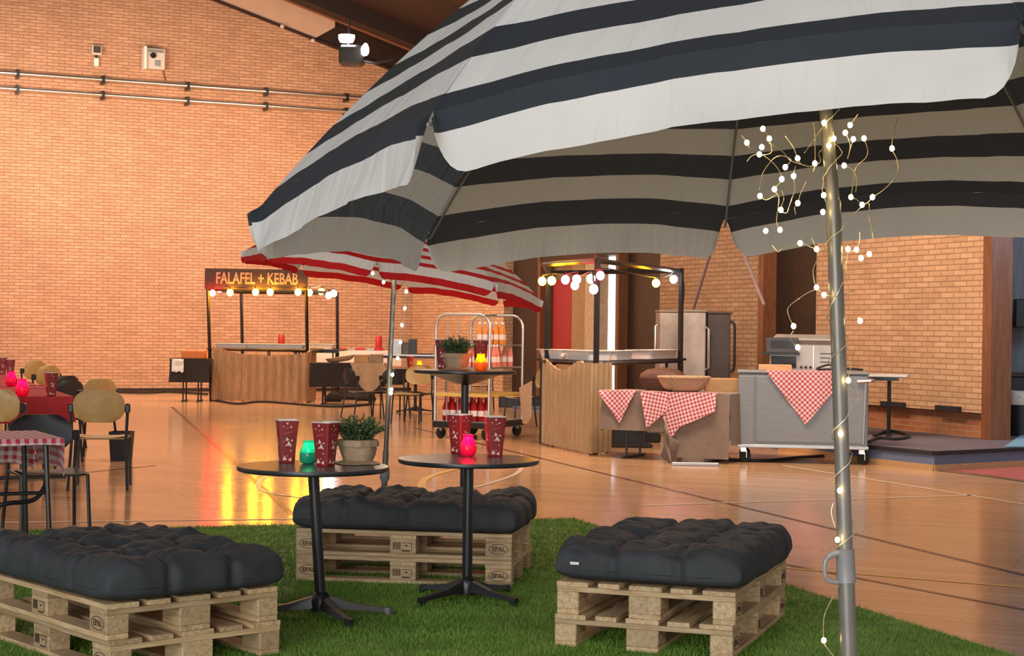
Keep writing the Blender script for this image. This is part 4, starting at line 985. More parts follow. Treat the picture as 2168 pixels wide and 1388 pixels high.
chair_at(868, 898, 160, 'wooden chair behind the luggage trolley, left of it', dy=.3)
chair_at(905, 890, -150, 'wooden chair with its back to the left side of the trolley')
chair_at(1108, 905, 110, 'wooden chair seen sideways right of the trolley')
chair_at(1010, 868, 170, 'wooden chair seen through the trolley frame')
chair_at(826, 882, 20, 'black shell chair left of the dark small table', chb)
chair_at(772, 884, -60, 'black shell chair by the sand coloured cloth', chb)
# ---- draped cloths
def drape(mb, x0, x1, y0, y1, z, drop, seed=0, amp=.03, n=26, ripple=9, uvscale=1, corner=.0):
    """rectangular table top cloth with four hanging sides"""
    mb.grid(lambda a, b: (x0+(x1-x0)*a, y0+(y1-y0)*b, z), 4, 4, lambda a, b: (x0+(x1-x0)*a, y0+(y1-y0)*b))
    pts = []
    per = [(x0, y0, x1, y0, 0, -1), (x1, y0, x1, y1, 1, 0), (x1, y1, x0, y1, 0, 1), (x0, y1, x0, y0, -1, 0)]
    for k, (ax, ay, bx, by, nx_, ny_) in enumerate(per):
        L_ = math.hypot(bx-ax, by-ay)
        def f(a, b):
            x, y = ax+(bx-ax)*a, ay+(by-ay)*a
            w = amp*b*(math.sin((a*L_)*ripple+seed+k)*.6+nz(a*L_*3+seed, b, k)*.9)+.012*b
            dk = drop if not isinstance(drop, tuple) else drop[k]
            e = min(1, min(a, 1-a)*L_/.12); dd = dk*(1+(1-e)*corner)
            return (x+nx_*w, y+ny_*w, z-dd*b)
        mb.grid(f, n, 6, lambda a, b: (a*L_+ax+ay, -b*(drop if not isinstance(drop, tuple) else drop[k])+z))
    return mb
def trestle(label, x, y, rz, L_, D_, H_, name='folding_table', group='folding tables', top='whiteplastic', z0=0):
    t = thing(name, label, 'table', (x, y, z0), rz, group)
    MB().box(-L_/2, L_/2, -D_/2, D_/2, H_-.028, H_, .005).build('table_top', top, t)
    for s in (-1, 1):
        x_ = s*(L_/2-.22)
        for q in (-1, 1):
            MB().tube([(x_, q*(D_/2-.12), .02), (x_, q*(D_/2-.12), H_-.03)], .014, 8).build('leg', 'black', t, smooth=True)
        MB().box(x_-.02, x_+.02, -D_/2+.02, D_/2-.02, 0, .028, .004).build('foot_bar', 'black', t)
    MB().box(-L_/2+.1, L_/2-.1, -D_/2+.06, -D_/2+.09, H_-.07, H_-.028).build('apron', 'black', t)
    return t
def clothed(label_t, label_c, x, y, rz, L_, D_, H_, drop, mat, cgroup=None, seed=0, z0=0, amp=.03):
    t = trestle(label_t, x, y, rz, L_, D_, H_, z0=z0)
    c = drape(MB(), -L_/2-.01, L_/2+.01, -D_/2-.01, D_/2+.01, H_+.004, drop, seed, amp).build('tablecloth', mat, smooth=2)
    c.location = (x, y, z0); c.rotation_euler = (0, 0, rz); tag(c, label_c, 'tablecloth', cgroup); return t, c
# red-clothed dining table row
dt = Vector((-2.9, 7.2)).normalized(); rzt = math.atan2(dt.y, dt.x)
for k, w in enumerate(('nearest', 'second', 'third')):
    st_ = Vector((-4.32, 14.75))+dt*(1.22+2.52*k)
    clothed('folding table under the red cloth, %s of the row' % w, 'red tablecloth on the %s table of the row at the left' % w, st_.x, st_.y, rzt, 2.4, .8, .75, .24, 'redcloth', 'red tablecloths', k*3)
zz = .7555
def at_tab(px, py): return on(px, py, zz)
copy_tree(cup0, at_tab(108, 838), R(30), 'red cup on the near end of the red table')
copy_tree(cup0, at_tab(22, 797), R(10), 'red cup far back on the red table, right of a pair'); copy_tree(cup0, at_tab(6, 791), R(10), 'red cup far back on the red table, left of a pair')
make_jar('pink candle jar on the near end of the red table', 'jar_pink', at_tab(47, 838), 1.35, 1.2, (1,.7,.5))
make_jar('smaller looking pink candle jar further back on the red table', 'jar_pink', at_tab(24, 817), 1.35, 1.2, (1,.7,.5))
for k, (px, py, rz) in enumerate(((74, 822, 20), (150, 822, -25))):
    o = MB().prism([(-.12, -.07, 0), (.12, -.05, 0), (.1, .08, 0), (-.08, .06, 0)], (0, 0, .018)).build('napkin', 'redplain' if k else 'pinkcap', loc=at_tab(px if not k else 66, py-4*k)); o.rotation_euler = (0, 0, R(rz))
    tag(o, 'folded red napkin beside the red cup' if k else 'folded pink napkin behind the candle jar', 'napkin', 'folded napkins')
# box-like black bin under chair
p = G(232, 982); o = MB().lathe([(.13, 0), (.155, .30), (.15, .30), (.13, .02)], 4).build('waste_bin', 'blackpl', loc=(p.x, p.y+.5, 0)); o.rotation_euler = (0, 0, R(45))
tag(o, 'square black bin standing under the wooden chair', 'bin')
# gingham table, near left
gx, gy, gz = -3.18, 9.95, .72
t = thing('bistro_table', 'square black-legged table under the red gingham cloth', 'table', (gx, gy, .0), R(28))
MB().box(-.36, .36, -.36, .36, gz-.025, gz, .004).build('table_top', 'darkwood', t)
for a, b in ((-1,-1), (1,-1), (1,1), (-1,1)): MB().tube([(a*.34, b*.34, 0), (a*.31, b*.31, gz-.03)], .015, 8).build('leg', 'black', t, smooth=True)
MB().tube([(-.31, -.31, .4), (.31, -.31, .4)], .011, 6).build('stretcher', 'black', t)
MB().tube(catmull([(.02, -.33, 0), (.03, -.34, .30), (.08, -.34, .345), (.25, -.30, .36), (.33, -.27, .46)]), .014, 8).build('brace', 'black', t, smooth=True)
c = drape(MB(), -.40, .40, -.40, .40, gz+.006, (.035, .19, .20, .12), 4, .02, corner=.2).build('tablecloth', 'gingham', smooth=2); c.location = (gx, gy, 0); c.rotation_euler = (0, 0, R(28))
tag(c, 'red and white gingham cloth on the small table at the left edge', 'tablecloth')
# ================================================================== LEFT STALL
def bulb(loc, mat, parent, r=.038):
    b = MB().sphere((0,0,0), r, 12, 8, 1.1).build('bulb', mat, parent, smooth=2, loc=loc)
    MB().tube([(0,0,r*.9), (0,0,r*.9+.05)], .014, 8).build('lamp_holder', 'black', b)
    return b
FL, FR_, BL, BR = W(449, 700, 31.2), W(654, 700, 31.2), W(517, 700, 33.0), W(717, 700, 33.0)
st = thing('food_stall', 'food stall frame with dark sign board against the tall brick wall', 'stall', (FL.x, FL.y, 0), 0, 'food stalls')
o_ = Vector((FL.x, FL.y, 0)); q = lambda p, z: Vector((p.x, p.y, z))-o_
for k, (p, dx) in enumerate(((FL, -.09), (FR_, -.06), (BL, -.07), (BR, -.04))):
    MB().tube([q(p, 0), q(p, 2.12)+Vector((dx, 0, 0))], .032, 4).build('post', 'black', st)
rail = lambda a, b, z, r=.028: MB().tube([q(a, z)+Vector((-.07, 0, 0)), q(b, z)+Vector((-.06, 0, 0))], r, 4).build('rail', 'black', st)
for a, b in ((FL, FR_), (BL, BR), (FL, BL), (FR_, BR)): rail(a, b, 2.10); 
for a, b in ((FL, FR_), (FR_, BR), (FL, BL), (BL, BR)): rail(a, b, .98)
sb = MB().box(-.14, 1.80, -.06, -.03, 2.11, 2.50, .004).build('sign_board', 'darkwood', st)
Mx = Matrix.Translation((.84, -.064, 2.31)) @ Matrix.Rotation(R(90), 4, 'X')
text_mesh('FALAFEL + KEBAB', .30, .002, .006, 'lettering', 'chalk', sb, Mx, sx=.66)
bulbs_l = [(450,620,'b_red',31.0),(464,612,'b_red',31.6),(487,619,'b_yel',31.0),(541,618,'b_yel',31.0),(572,618,'b_yel',31.0),(631,618,'b_yel',31.0),(655,619,'b_yel',31.3),(680,617,'b_yel',32.4),(696,625,'b_wht',31.9),(707,621,'b_wht',32.6)]
sl = thing('festoon_lights', 'string of red and amber bulbs along the left food stall', 'string lights', o_, 0, 'festoon strings')
wm = MB(); prev = None; ptsl = []
for a, b, m_, Y in bulbs_l: ptsl.append(W(a, b-11, Y)-o_)
wm.tube(catmull(ptsl, 4), .010, 5); wm.build('wire', 'cable', sl, smooth=True)
for a, b, m_, Y in bulbs_l: bulb(W(a, b, Y)-o_, m_, sl, .062)
# straw skirt hung on the counter
def skirt(name, pts, z0, ztop, mat, label, parent=None, thick=.03, n=40):
    """curtain of reeds along a ground polyline, with a top outline function"""
    P = [Vector(p) for p in pts]; L_ = [0]
    for i in range(1, len(P)): L_.append(L_[-1]+(P[i]-P[i-1]).length)
    def at(s):
        d = s*L_[-1]
        for i in range(1, len(P)):
            if d <= L_[i] or i == len(P)-1:
                return P[i-1].lerp(P[i], (d-L_[i-1])/(L_[i]-L_[i-1]))
    def f(a, b, o=0):
        p = at(a); q_ = at(min(1, a+.01)); p_ = at(max(0, a-.01)); t_ = (q_-p_).normalized(); nn = Vector((t_.y, -t_.x, 0))
        z = z0+(ztop(a)-z0)*b
        return p+nn*(.012*math.sin(a*L_[-1]*40)+.02*nz(a*9, b*1.5, 1)+o)+Vector((0, 0, z+(.02*nz(a*30, 0, 3) if b == 0 else 0)))
    mb = MB(); mb.grid(lambda a, b: f(a, b), n*3, 8); mb.grid(lambda a, b: f(1-a, b, -thick), n*3, 8)
    mb.add([f(i/(n*3), 1) for i in range(n*3+1)]+[f(i/(n*3), 1, -thick) for i in range(n*3+1)], [(i, i+1, n*3+1+i+1, n*3+1+i) for i in range(n*3)])
    o = mb.build(name, mat, parent, smooth=2); return tag(o, label, 'screen', 'reed screens')
p0, p1_, p2_ = W(447, 850, 31.05), W(652, 850, 31.05), W(668, 850, 31.8)
skirt('reed_screen', [(p0.x, p0.y, 0), (p1_.x, p1_.y, 0), (p2_.x, p2_.y, 0)], .02, lambda a: 1.04-.15*max(0, math.sin(PI*min(1, max(0, (a-.06)/.72))))**.6-.02, 'reed', 'brown reed screen across the front of the left food stall')
# counter of the left stall
sc1 = thing('stall_counter', 'counter top inside the left food stall', 'counter', (o_.x, o_.y, 0), 0)
MB().box(.0, 1.95, .12, .75, .95, .985, .004).build('worktop', 'black', sc1)
for a, b in ((.1, .2), (1.85, .2), (.1, .7), (1.85, .7)): MB().tube([(a, b, 0), (a, b, .95)], .02, 6).build('leg', 'black', sc1)
def make_tray(label, L_=.5, D_=.34, h=.07, mat='white', name='serving_tray', group='serving trays'):
    t = thing(name, label, 'tray', group=group)
    def rr(hx, hy, z, r=.04, n=6):
        out = []
        for q_ in range(4):
            cx, cy = ((1,1),(-1,1),(-1,-1),(1,-1))[q_]
            for k in range(n): a = (q_*90+k*90/(n-1))*PI/180; out.append((cx*(hx-r)+r*math.cos(a), cy*(hy-r)+r*math.sin(a), z))
        return out
    rows = [rr(L_/2-.03, D_/2-.03, 0), rr(L_/2-.01, D_/2-.01, h-.008), rr(L_/2+.02, D_/2+.02, h-.006), rr(L_/2+.02, D_/2+.02, h), rr(L_/2-.012, D_/2-.012, h), rr(L_/2-.035, D_/2-.035, .006)]
    n = len(rows[0]); vs = [p for r_ in rows for p in r_]
    fs = [(j*n+k, j*n+(k+1) % n, (j+1)*n+(k+1) % n, (j+1)*n+k) for j in range(5) for k in range(n)]+[tuple(range(n-1, -1, -1)), tuple(5*n+k for k in range(n))]
    MB().add(vs, fs).build('tray_body', mat, t, smooth=True); return t
tr0 = make_tray('white tray at the left end of the left stall counter', .62, .36, .105); tr0.location = W(492, 726, 31.55); tr0.location.z = .986
for px, Y, s, lb in ((556, 31.6, 1, 'middle of the left stall counter'), (612, 31.55, 1, 'right part of the left stall counter'), (676, 32.4, 1, 'far right end of the left stall counter')):
    copy_tree(tr0, Vector((W(px, 726, Y).x, Y, .986 if px < 650 else .99)), 0, 'white tray on the '+lb)
MB_ = MB().box(-.30, .35, -.2, .2, .0, .02).build('serving_board', 'black', loc=Vector((W(668, 720, 32.9).x, 32.95, 1.0))); tag(MB_, 'black board lying behind the right post of the left stall', 'board')
# shelf table carrying that board & right-end tray
t = trestle('high narrow table at the right end of the left stall', W(672, 760, 32.6).x, 32.65, 0, 1.1, .8, .989, top='black')
# white-clothed tables behind
wt, wc = clothed('folding table behind the left stall under a white cloth', 'white cloth on the table behind the left stall', W(755, 745, 34).x, 34.2, R(4), 1.8, .75, .95, .30, 'whitecloth', None, 5, amp=.01)
def small_box(px, py, Y, w, h, d, mat, name, label, cat, z=None, rz=0, group=None, bev=.006):
    p = W(px, py, Y); zb = p.z if z is None else z
    o = MB().box(-w/2, w/2, -d/2, d/2, 0, h, bev).build(name, mat, loc=(p.x, Y, zb)); o.rotation_euler = (0, 0, R(rz)); return tag(o, label, cat, group)
def lantern(px, Y, z, h, label):
    t = thing('red_lantern', label, 'lantern', Vector((W(px, 700, Y).x, Y, z)), 0, 'red lanterns')
    MB().lathe([(.10, 0), (.10, .05), (.07, .06)], 20).build('foot', 'redplain', t, smooth=True)
    MB().lathe([(.065, .06), (.07, .08), (.07, h-.04), (.05, h)], 20).build('glass', 'redplain', t, smooth=True); return t
lantern(802, 34.1, .956, .30, 'tall red lantern on the white table right of the left stall')
lantern(596, 34.5, .0+1.0, .26, 'red lantern seen between the posts of the left stall')
t = trestle('narrow table holding the red lantern behind the left stall', W(596, 760, 34.5).x, 34.6, 0, 1.0, .5, .999, top='darkwood')
for px, lb in ((723, 'left'), (762, 'middle')): small_box(px, 735, 34.1, .17, .05, .12, 'redplain', 'red_box', 'flat red box on the white table, %s one' % lb, 'box', .956, 0, 'flat red boxes')
small_box(745, 741, 33.9, .14, .03, .1, 'steel', 'metal_tin', 'low metal tin on the white table left of the middle', 'tin', .956)
small_box(785, 741, 33.92, .15, .04, .1, 'steel', 'metal_tin', 'low metal tin on the white table near the red lantern', 'tin', .956)
# dark-clothed tables of the left stall
p = W(405, 800, 31.0)
clothed('folding table under the black cloth left of the left stall', 'black tablecloth left of the reed screen', p.x+.02, 31.0, R(2), .72, .6, .80, .44, 'blackcloth', 'black tablecloths', 1, amp=.05)
small_box(411, 747, 31.0, .42, .14, .3, 'orange', 'orange_crate', 'orange crate on the black-clothed table', 'crate', .806)
t = thing('paper_plate', 'crumpled white paper hanging off the black-clothed table corner', 'paper', Vector((W(377, 765, 30.68).x, 30.66, .68)))
MB().grid(lambda a, b: ((a-.5)*.22, -.01+.03*nz(a*3, b*3, 1), (b-.5)*.24+.03*nz(a*4, b*4, 6)), 8, 8).build('sheet', 'white', t, smooth=2)
# table right with dark cloth and sand cloth
p = W(738, 800, 30.6)
clothed('folding table under the dark and sand cloths right of the left stall', 'black tablecloth right of the reed screen', p.x-.02, 30.6, R(0), 1.30, .7, .76, .44, 'blackcloth', 'black tablecloths', 7, amp=.03)
mb = MB(); L_, R2 = -.02, .70
mb.grid(lambda a, b: (L_+(R2-L_)*a, -.36+.7*b, .772), 4, 4)
def sc_f(a, b): return (L_+.1+(R2-L_-.1)*a+.05*b, -.375-.02*b-.02*math.sin(a*14)*b, .772-b*(.10+.42*math.sin(PI*min(1, max(0, a*1.0)))**.7))
mb.grid(sc_f, 20, 6); mb.grid(lambda a, b: (R2+.02*b, -.36+.7*a, .772-b*.3), 6, 4)
o = mb.build('tablecloth', 'beigecloth', smooth=2, loc=(p.x-.02, 30.6, 0)); tag(o, 'sand coloured cloth laid over the right half of a black-clothed table', 'tablecloth')
# wicker dish, box and bag on it
def wicker_dish(label, loc, rx, ry, h, mat='wicker', tilt=(0,0,0), group='wicker dishes'):
    t = thing('wicker_basket', label, 'basket', loc, 0, group); t.rotation_euler = tilt
    pr = [(.55, 0), (.80, .25), (.95, .70), (1.0, 1.0)]
    MB().lathe([(a*rx, b*h) for a, b in pr]+[((a-.06)*rx, b*h) for a, b in pr[::-1][:-1]]+[(.45*rx, .08*h)], 48, sy=ry/rx).build('basket_bowl', mat, t, smooth=True)
    MB().tube([(rx*.985*math.cos(a), ry*.985*math.sin(a), h) for a in [2*PI*i/48 for i in range(48)]], h*.11, 8, closed=True).build('basket_rim', mat, t, smooth=True)
    return t
p3 = W(722, 760, 30.45)
wicker_dish('shallow orange wicker dish on the black-clothed table', Vector((W(722, 700, 30.45).x, 30.45, .79)), .27, .18, .085, tilt=(R(0), R(-9), 0))
small_box(766, 745, 30.5, .26, .15, .2, 'cardboard', 'cardboard_box', 'yellowish cardboard box beside the wicker dish', 'box', .774)
small_box(797, 745, 30.55, .24, .16, .2, 'paper', 'paper_bag', 'brown paper bag beside the yellowish cardboard box', 'bag', .774)
# equipment table further right
t = trestle('table with dark kitchen machines behind the fairy-lit pole', W(885, 750, 33).x, 33.0, 0, 1.6, .7, .90, top='steel')
small_box(838, 740, 32.9, .24, .30, .25, 'steel', 'metal_canister', 'metal canister behind the fairy-lit pole', 'canister', .90, 0)
small_box(858, 740, 32.9, .18, .25, .2, 'darksteel', 'coffee_machine', 'black machine on the equipment table, left of the two', 'machine', .90)
small_box(874, 740, 32.9, .16, .31, .2, 'black', 'coffee_machine', 'black machine on the equipment table, right of the two', 'machine', .90)
small_box(898, 740, 32.9, .34, .03, .3, 'black', 'serving_board', 'black board lying on the equipment table', 'board', .90)
# small table behind with cup and candle
tb = W(880, 781, 27.8)
pedestal_table('small black pedestal table far behind the bar table', tb.x, 27.8, .74, [(R(k*90+20), .31) for k in range(4)], dia=.75, zb=0)
copy_tree(cup0, Vector((W(868, 770, 27.7).x, 27.7, .7405)), R(20), 'small looking red cup on the far pedestal table')
make_jar('small looking yellow candle jar on the far pedestal table', 'jar_yel', Vector((W(888, 770, 27.6).x, 27.6, .7405)), 1.2, 2.0, (1,.7,.4))
# leaning black floor cables and bags under the stall tables
for k, pts in enumerate(([(445, 846), (500, 856), (560, 852), (700, 862), (780, 858)], [(180, 829), (300, 833), (360, 831), (440, 836)])):
    o = MB().tube([v+Vector((0,0,.02)) for v in catmull([G(*p) for p in pts], 6)], .02, 6).build('floor_cable', 'cable', smooth=True)
    tag(o, 'black cable on the floor %s' % ('under the left stall' if k == 0 else 'along the foot of the tall wall'), 'cable', 'floor cables')
for px, py, w in ((735, 845, .5), (775, 848, .35), (705, 850, .28)):
    p = G(px, py); o = MB().lathe([(w*.5, 0), (w*.55, .05), (w*.4, .13), (w*.15, .20), (.001, .21)], 14, fn=lambda a, v: 1+.2*math.sin(3*a+w*9), sy=.7).build('black_bag', 'blackcloth', smooth=True, loc=(p.x, p.y, 0))
    tag(o, 'slumped black bag under the dark table, %s' % {.5: 'the largest', .35: 'the rightmost', .28: 'the leftmost'}[w], 'bag', 'black bags')
# ================================================================== LUGGAGE TROLLEY WITH BOTTLES
cf = Vector((-.66, 21.12, 0)); 
tro = thing('luggage_trolley', 'tall trolley with two bright hoops and black deck, loaded with bottles', 'trolley', (0, 0, 0))
A = W(919, 905, 21.3); B = W(1033, 912, 21.0); ux = (B-A); ux.z = 0; wd = ux.length; ux.normalize(); uy = Vector((-ux.y, ux.x, 0)); LD = 1.12
tro.location = (A.x, A.y, 0); tro.rotation_euler = (0, 0, math.atan2(ux.y, ux.x))
# local: x 0..wd , y 0..LD
MB().box(-.02, wd+.02, -.02, LD+.02, .145, .225, .01).build('deck', 'black', tro)
MB().box(.0, wd, .0, LD, .225, .232).build('deck_carpet', 'steel', tro)
for y in (.02, LD-.02):
    pts = [(0, y, .225), (0, y, 1.42)]+[(.14-.14*math.cos(a), y, 1.44+.16*math.sin(a)) for a in (.3, .7, 1.1, PI/2)]+[(wd-.14+.14*math.sin(a), y, 1.44+.16*math.cos(a)) for a in (0, .45, .9, 1.3)]+[(wd, y, 1.42), (wd, y, .225)]
    MB().tube(pts, .0185, 10).build('hoop', 'chrome', tro, smooth=True)
    for x in (wd*.22, wd*.42): MB().tube([(x, y, .225), (x, y, 1.59)], .009, 6).build('bar', 'chrome', tro, smooth=True)
MB().tube([(wd*.5, .02, 1.6), (wd*.5, LD-.02, 1.6)], .012, 8).build('top_rail', 'chrome', tro, smooth=True)
MB().box(.01, wd-.01, .0, LD, .55, .585).build('shelf', 'yellowshelf', tro)
MB().box(.01, wd-.01, .0, LD, .905, .925).build('shelf', 'steel', tro)
MB().box(.01, wd-.01, .55, LD, 1.20, 1.215).build('shelf', 'steel', tro)
for x, y in ((.06, .06), (wd-.06, .06), (.06, LD-.06), (wd-.06, LD-.06)):
    w_ = MB().lathe([(.001, -.02), (.07, -.02), (.075, -.012), (.075, .012), (.07, .02), (.001, .02)], 20).build('wheel', 'rubber', tro, smooth=True); w_.location = (x, y+.02, .075); w_.rotation_euler = (R(90), 0, R(70))
    MB().box(x-.03, x+.03, y-.03, y+.03, .10, .147).build('caster_fork', 'steel', tro)
def make_bottle(label, mat, group, h=.27, r=.036, labelmat='whitelabel', capmat='white'):
    t = thing('soda_bottle', label, 'bottle', group=group)
    MB().lathe([(r*.8, 0), (r, .012), (r, h*.55), (r*.92, h*.62), (r*.4, h*.84), (r*.36, h*.93)], 16).build('bottle_body', mat, t, smooth=True)
    MB().lathe([(r*1.01, h*.22), (r*1.01, h*.46)], 16, cap=False).build('bottle_label', labelmat, t, smooth=True)
    MB().lathe([(r*.44, h*.92), (r*.44, h)], 12).build('cap', capmat, t, smooth=True); return t
TM = Matrix.Translation(tro.location) @ Matrix.Rotation(tro.rotation_euler.z, 4, 'Z')
def tl(x, y, z): return TM @ Vector((x, y, z))
b1 = make_bottle('pink soda bottle on the middle shelf of the trolley', 'pinkdrink', 'pink bottles on the trolley', .29); b2 = make_bottle('orange soda bottle on the top shelf of the trolley', 'orangedrink', 'orange bottles on the trolley', .29); b3 = make_bottle('dark red soda bottle on the deck of the trolley', 'reddrink', 'red bottles on the trolley', .30, .045, 'whitelabel', 'redplain')
first = {}
def put_b(b, x, y, z):
    if b.name not in first: first[b.name] = 1; b.location = tl(x, y, z)
    else: copy_tree(b, tl(x, y, z), 0)
for i in range(5):
    for j in range(2): put_b(b1, wd*.55+.075*i*.9, .12+.10*j+.05*i, .926)
for i in range(3): put_b(b1, wd-.05-.085*i, .80, .926)
for i in range(5): put_b(b2, .30+.08*i, .72, 1.216)
for i in range(4): put_b(b2, .32+.09*i, .84, 1.216)
for i in range(6):
    for j in range(2): put_b(b3, .12+.10*i, .10+.13*j, .233)
# ================================================================== RIGHT STALL
L3, C3, R3 = G(1146, 941), G(1251, 964), G(1293, 957)
far = C3+(R3-C3).normalized()*3.6
fpost = W(1441, 700, far.y); far = Vector((fpost.x, fpost.y, 0))
st = thing('food_stall', 'food stall frame with festoon bulbs beside the steel cabinets', 'stall', (C3.x, C3.y, 0), 0, 'food stalls')
q = lambda p, z: Vector((p.x-C3.x, p.y-C3.y, z))
cpost = Vector((W(1263, 700, C3.y+.42).x, C3.y+.42, 0)); farl = L3+(far-cpost); farl = Vector((W(1158, 700, farl.y).x, farl.y, 0))
for p in (cpost, far, L3+Vector((.06, .1, 0)), farl): MB().tube([q(p, 0), q(p, 2.26)], .034, 4).build('post', 'black', st)
for a, b in ((cpost, far), (cpost, L3), (L3, farl), (farl, far)):
    MB().tube([q(a, 2.22), q(b, 2.22)], .03, 4).build('rail', 'black', st)
    MB().tube([q(a, 1.03), q(b, 1.03)], .026, 4).build('rail', 'black', st)
dsg = (cpost-L3).normalized(); nsg = Vector((dsg.y, -dsg.x, 0)); ang = math.atan2(dsg.y, dsg.x)
sb = MB().box(-.02, (cpost-L3).length+.02, -.05, -.02, 2.24, 2.62, .004).build('sign_board', 'darkwood', st); sb.location = q(L3, 0); sb.rotation_euler = (0, 0, ang)
Mx = Matrix.Translation(((cpost-L3).length/2, -.054, 2.42)) @ Matrix.Rotation(R(90), 4, 'X')
text_mesh('HOTDOGS', .32, .002, .006, 'lettering', 'chalk', sb, Mx, sx=.8)
br_l = [(1148,595,'b_yel',20.3),(1168,594,'b_yel',19.9),(1197,592,'b_pnk',19.5),(1221,591,'b_pnk',19.2),(1217,604,'b_pnk',19.9),(1251,590,'b_grn',18.7),(1257,612,'b_wht',18.6),(1271,583,'b_red',18.9),(1389,599,'b_yel',21.2),(1426,591,'b_wht',21.8)]
sl = thing('festoon_lights', 'string of mixed colour bulbs along the right food stall', 'string lights', C3, 0, 'festoon strings')
wm = MB(); wm.tube(catmull([W(a, b-15 if i % 2 else b-12, Y)-C3 for i, (a, b, m_, Y) in enumerate(br_l)], 5), .008, 5); wm.tube(catmull([W(1430, 580, 21.9)-C3, W(1448, 600, 22)-C3, W(1443, 680, 22)-C3], 5), .01, 5); wm.build('wire', 'cable', sl, smooth=True)
for a, b, m_, Y in br_l: bulb(W(a, b, Y)-C3, m_, sl, .050)
def top_r(a):
    L1 = (C3-L3).length; L2 = (R3-C3).length; s = a*(L1+L2)
    if s < L1*.78: return 1.0+.065*math.cos(2*PI*s/(L1*.80))
    return 1.04
skirt('reed_screen', [L3, C3, R3], .02, top_r, 'reed2', 'pale reed screen wrapped round the corner of the right food stall')
# counter slab following the two sides
sc2 = thing('stall_counter', 'black counter top of the right food stall', 'counter', (C3.x, C3.y, 0), 0)
du = (far-cpost).normalized(); dv = (L3-cpost).normalized(); c0_ = cpost-C3
def slab(mb, o, a, b, z0, z1): mb.prism([Vector((p.x, p.y, z0)) for p in (o, o+a, o+a+b, o+b)], (0, 0, z1-z0))
mb = MB(); slab(mb, c0_+du*.04+dv*.04, du*3.4, dv*.55, 1.03, 1.06); mb.build('worktop', 'black', sc2)
mb = MB(); slab(mb, c0_+du*.04+dv*.60, du*.55, dv*1.02, 1.03, 1.06); mb.build('worktop', 'black', sc2)
for a, b in ((.1, .1), (3.35, .1), (3.35, .5), (.5, .5), (.5, 1.5), (.1, 1.5)):
    p = c0_+du*a+dv*b; MB().tube([(p.x, p.y, 0), (p.x, p.y, 1.03)], .02, 6).build('leg', 'black', sc2)
rzc = math.atan2(dv.y, dv.x)
tr1 = make_tray('deep white tray, leftmost on the right stall counter', .62, .36, .115); p = cpost+dv*1.18+du*.35; tr1.location = (p.x, p.y, 1.061); tr1.rotation_euler = (0, 0, rzc)
p = cpost+dv*.45+du*.35; copy_tree(tr1, (p.x, p.y, 1.061), rzc, 'deep white tray at the corner of the right stall counter')
rzd = math.atan2(du.y, du.x)
for k, lb, sx_ in ((.95, 'deep white tray just right of the corner post', 1.0), (2.45, 'long deep white tray on the right stall side nearest the steel cabinets', 1.75)):
    p = cpost+dv*.30+du*k; tt_ = copy_tree(tr1, (p.x, p.y, 1.061), rzd, lb); tt_.scale = (sx_, 1, 1)
# steel pans hanging over edge inside (small lids)
for k, (a, b) in enumerate(((1.5, .22), (1.02, .22))):
    p = cpost+dv*a+du*b; o = MB().sphere((0, 0, 0), .035, 12, 8).build('sauce_cap', 'white', smooth=True, loc=(p.x-.0, p.y-.14, 1.10)); tag(o, 'small white round cap in front of the trays, %s one' % ('left' if k == 0 else 'right'), 'cap', 'white caps')
# ================================================================== GINGHAM TABLE, BASKETS
ga, gb_ = W(1278, 828, 18.35), W(1546, 833, 17.7)
gd = (gb_-ga); gd.z = 0; gl = gd.length; gang = math.atan2(gd.y, gd.x); gn = Vector((-math.sin(gang), math.cos(gang), 0))
gcn = (ga+gb_)/2+gn*.33; H3 = .745
t = trestle('folding table with metal feet under the taupe cloth', gcn.x, gcn.y, gang, gl-.02, .64, H3)
mb = MB()
mb.grid(lambda a, b: (-gl/2+gl*a, -.335+.67*b, H3+.004), 6, 3)
def cl_f(a, b):
    x = -gl/2+gl*a; dr = .43 if a < .53 else (.43+.27*min(1, (a-.53)/.03))
    w = .012*math.sin(a*gl*9)*b+.03*b*nz(a*4, b, 3)
    if .50 < a < .60: w -= .10*b*math.exp(-((a-.55)/.03)**2)
    return (x-(.05*b if a < .02 else 0), -.337-.012*b+w*-1, H3+.004-dr*b)
mb.grid(cl_f, 70, 10)
mb.grid(lambda a, b: (-gl/2-.02*b-.12*b*a*0, -.337+.67*a, H3+.004-(.45-.1*a)*b), 8, 5); mb.grid(lambda a, b: (gl/2+.02*b, -.337+.67*a, H3+.004-.55*b), 8, 5)
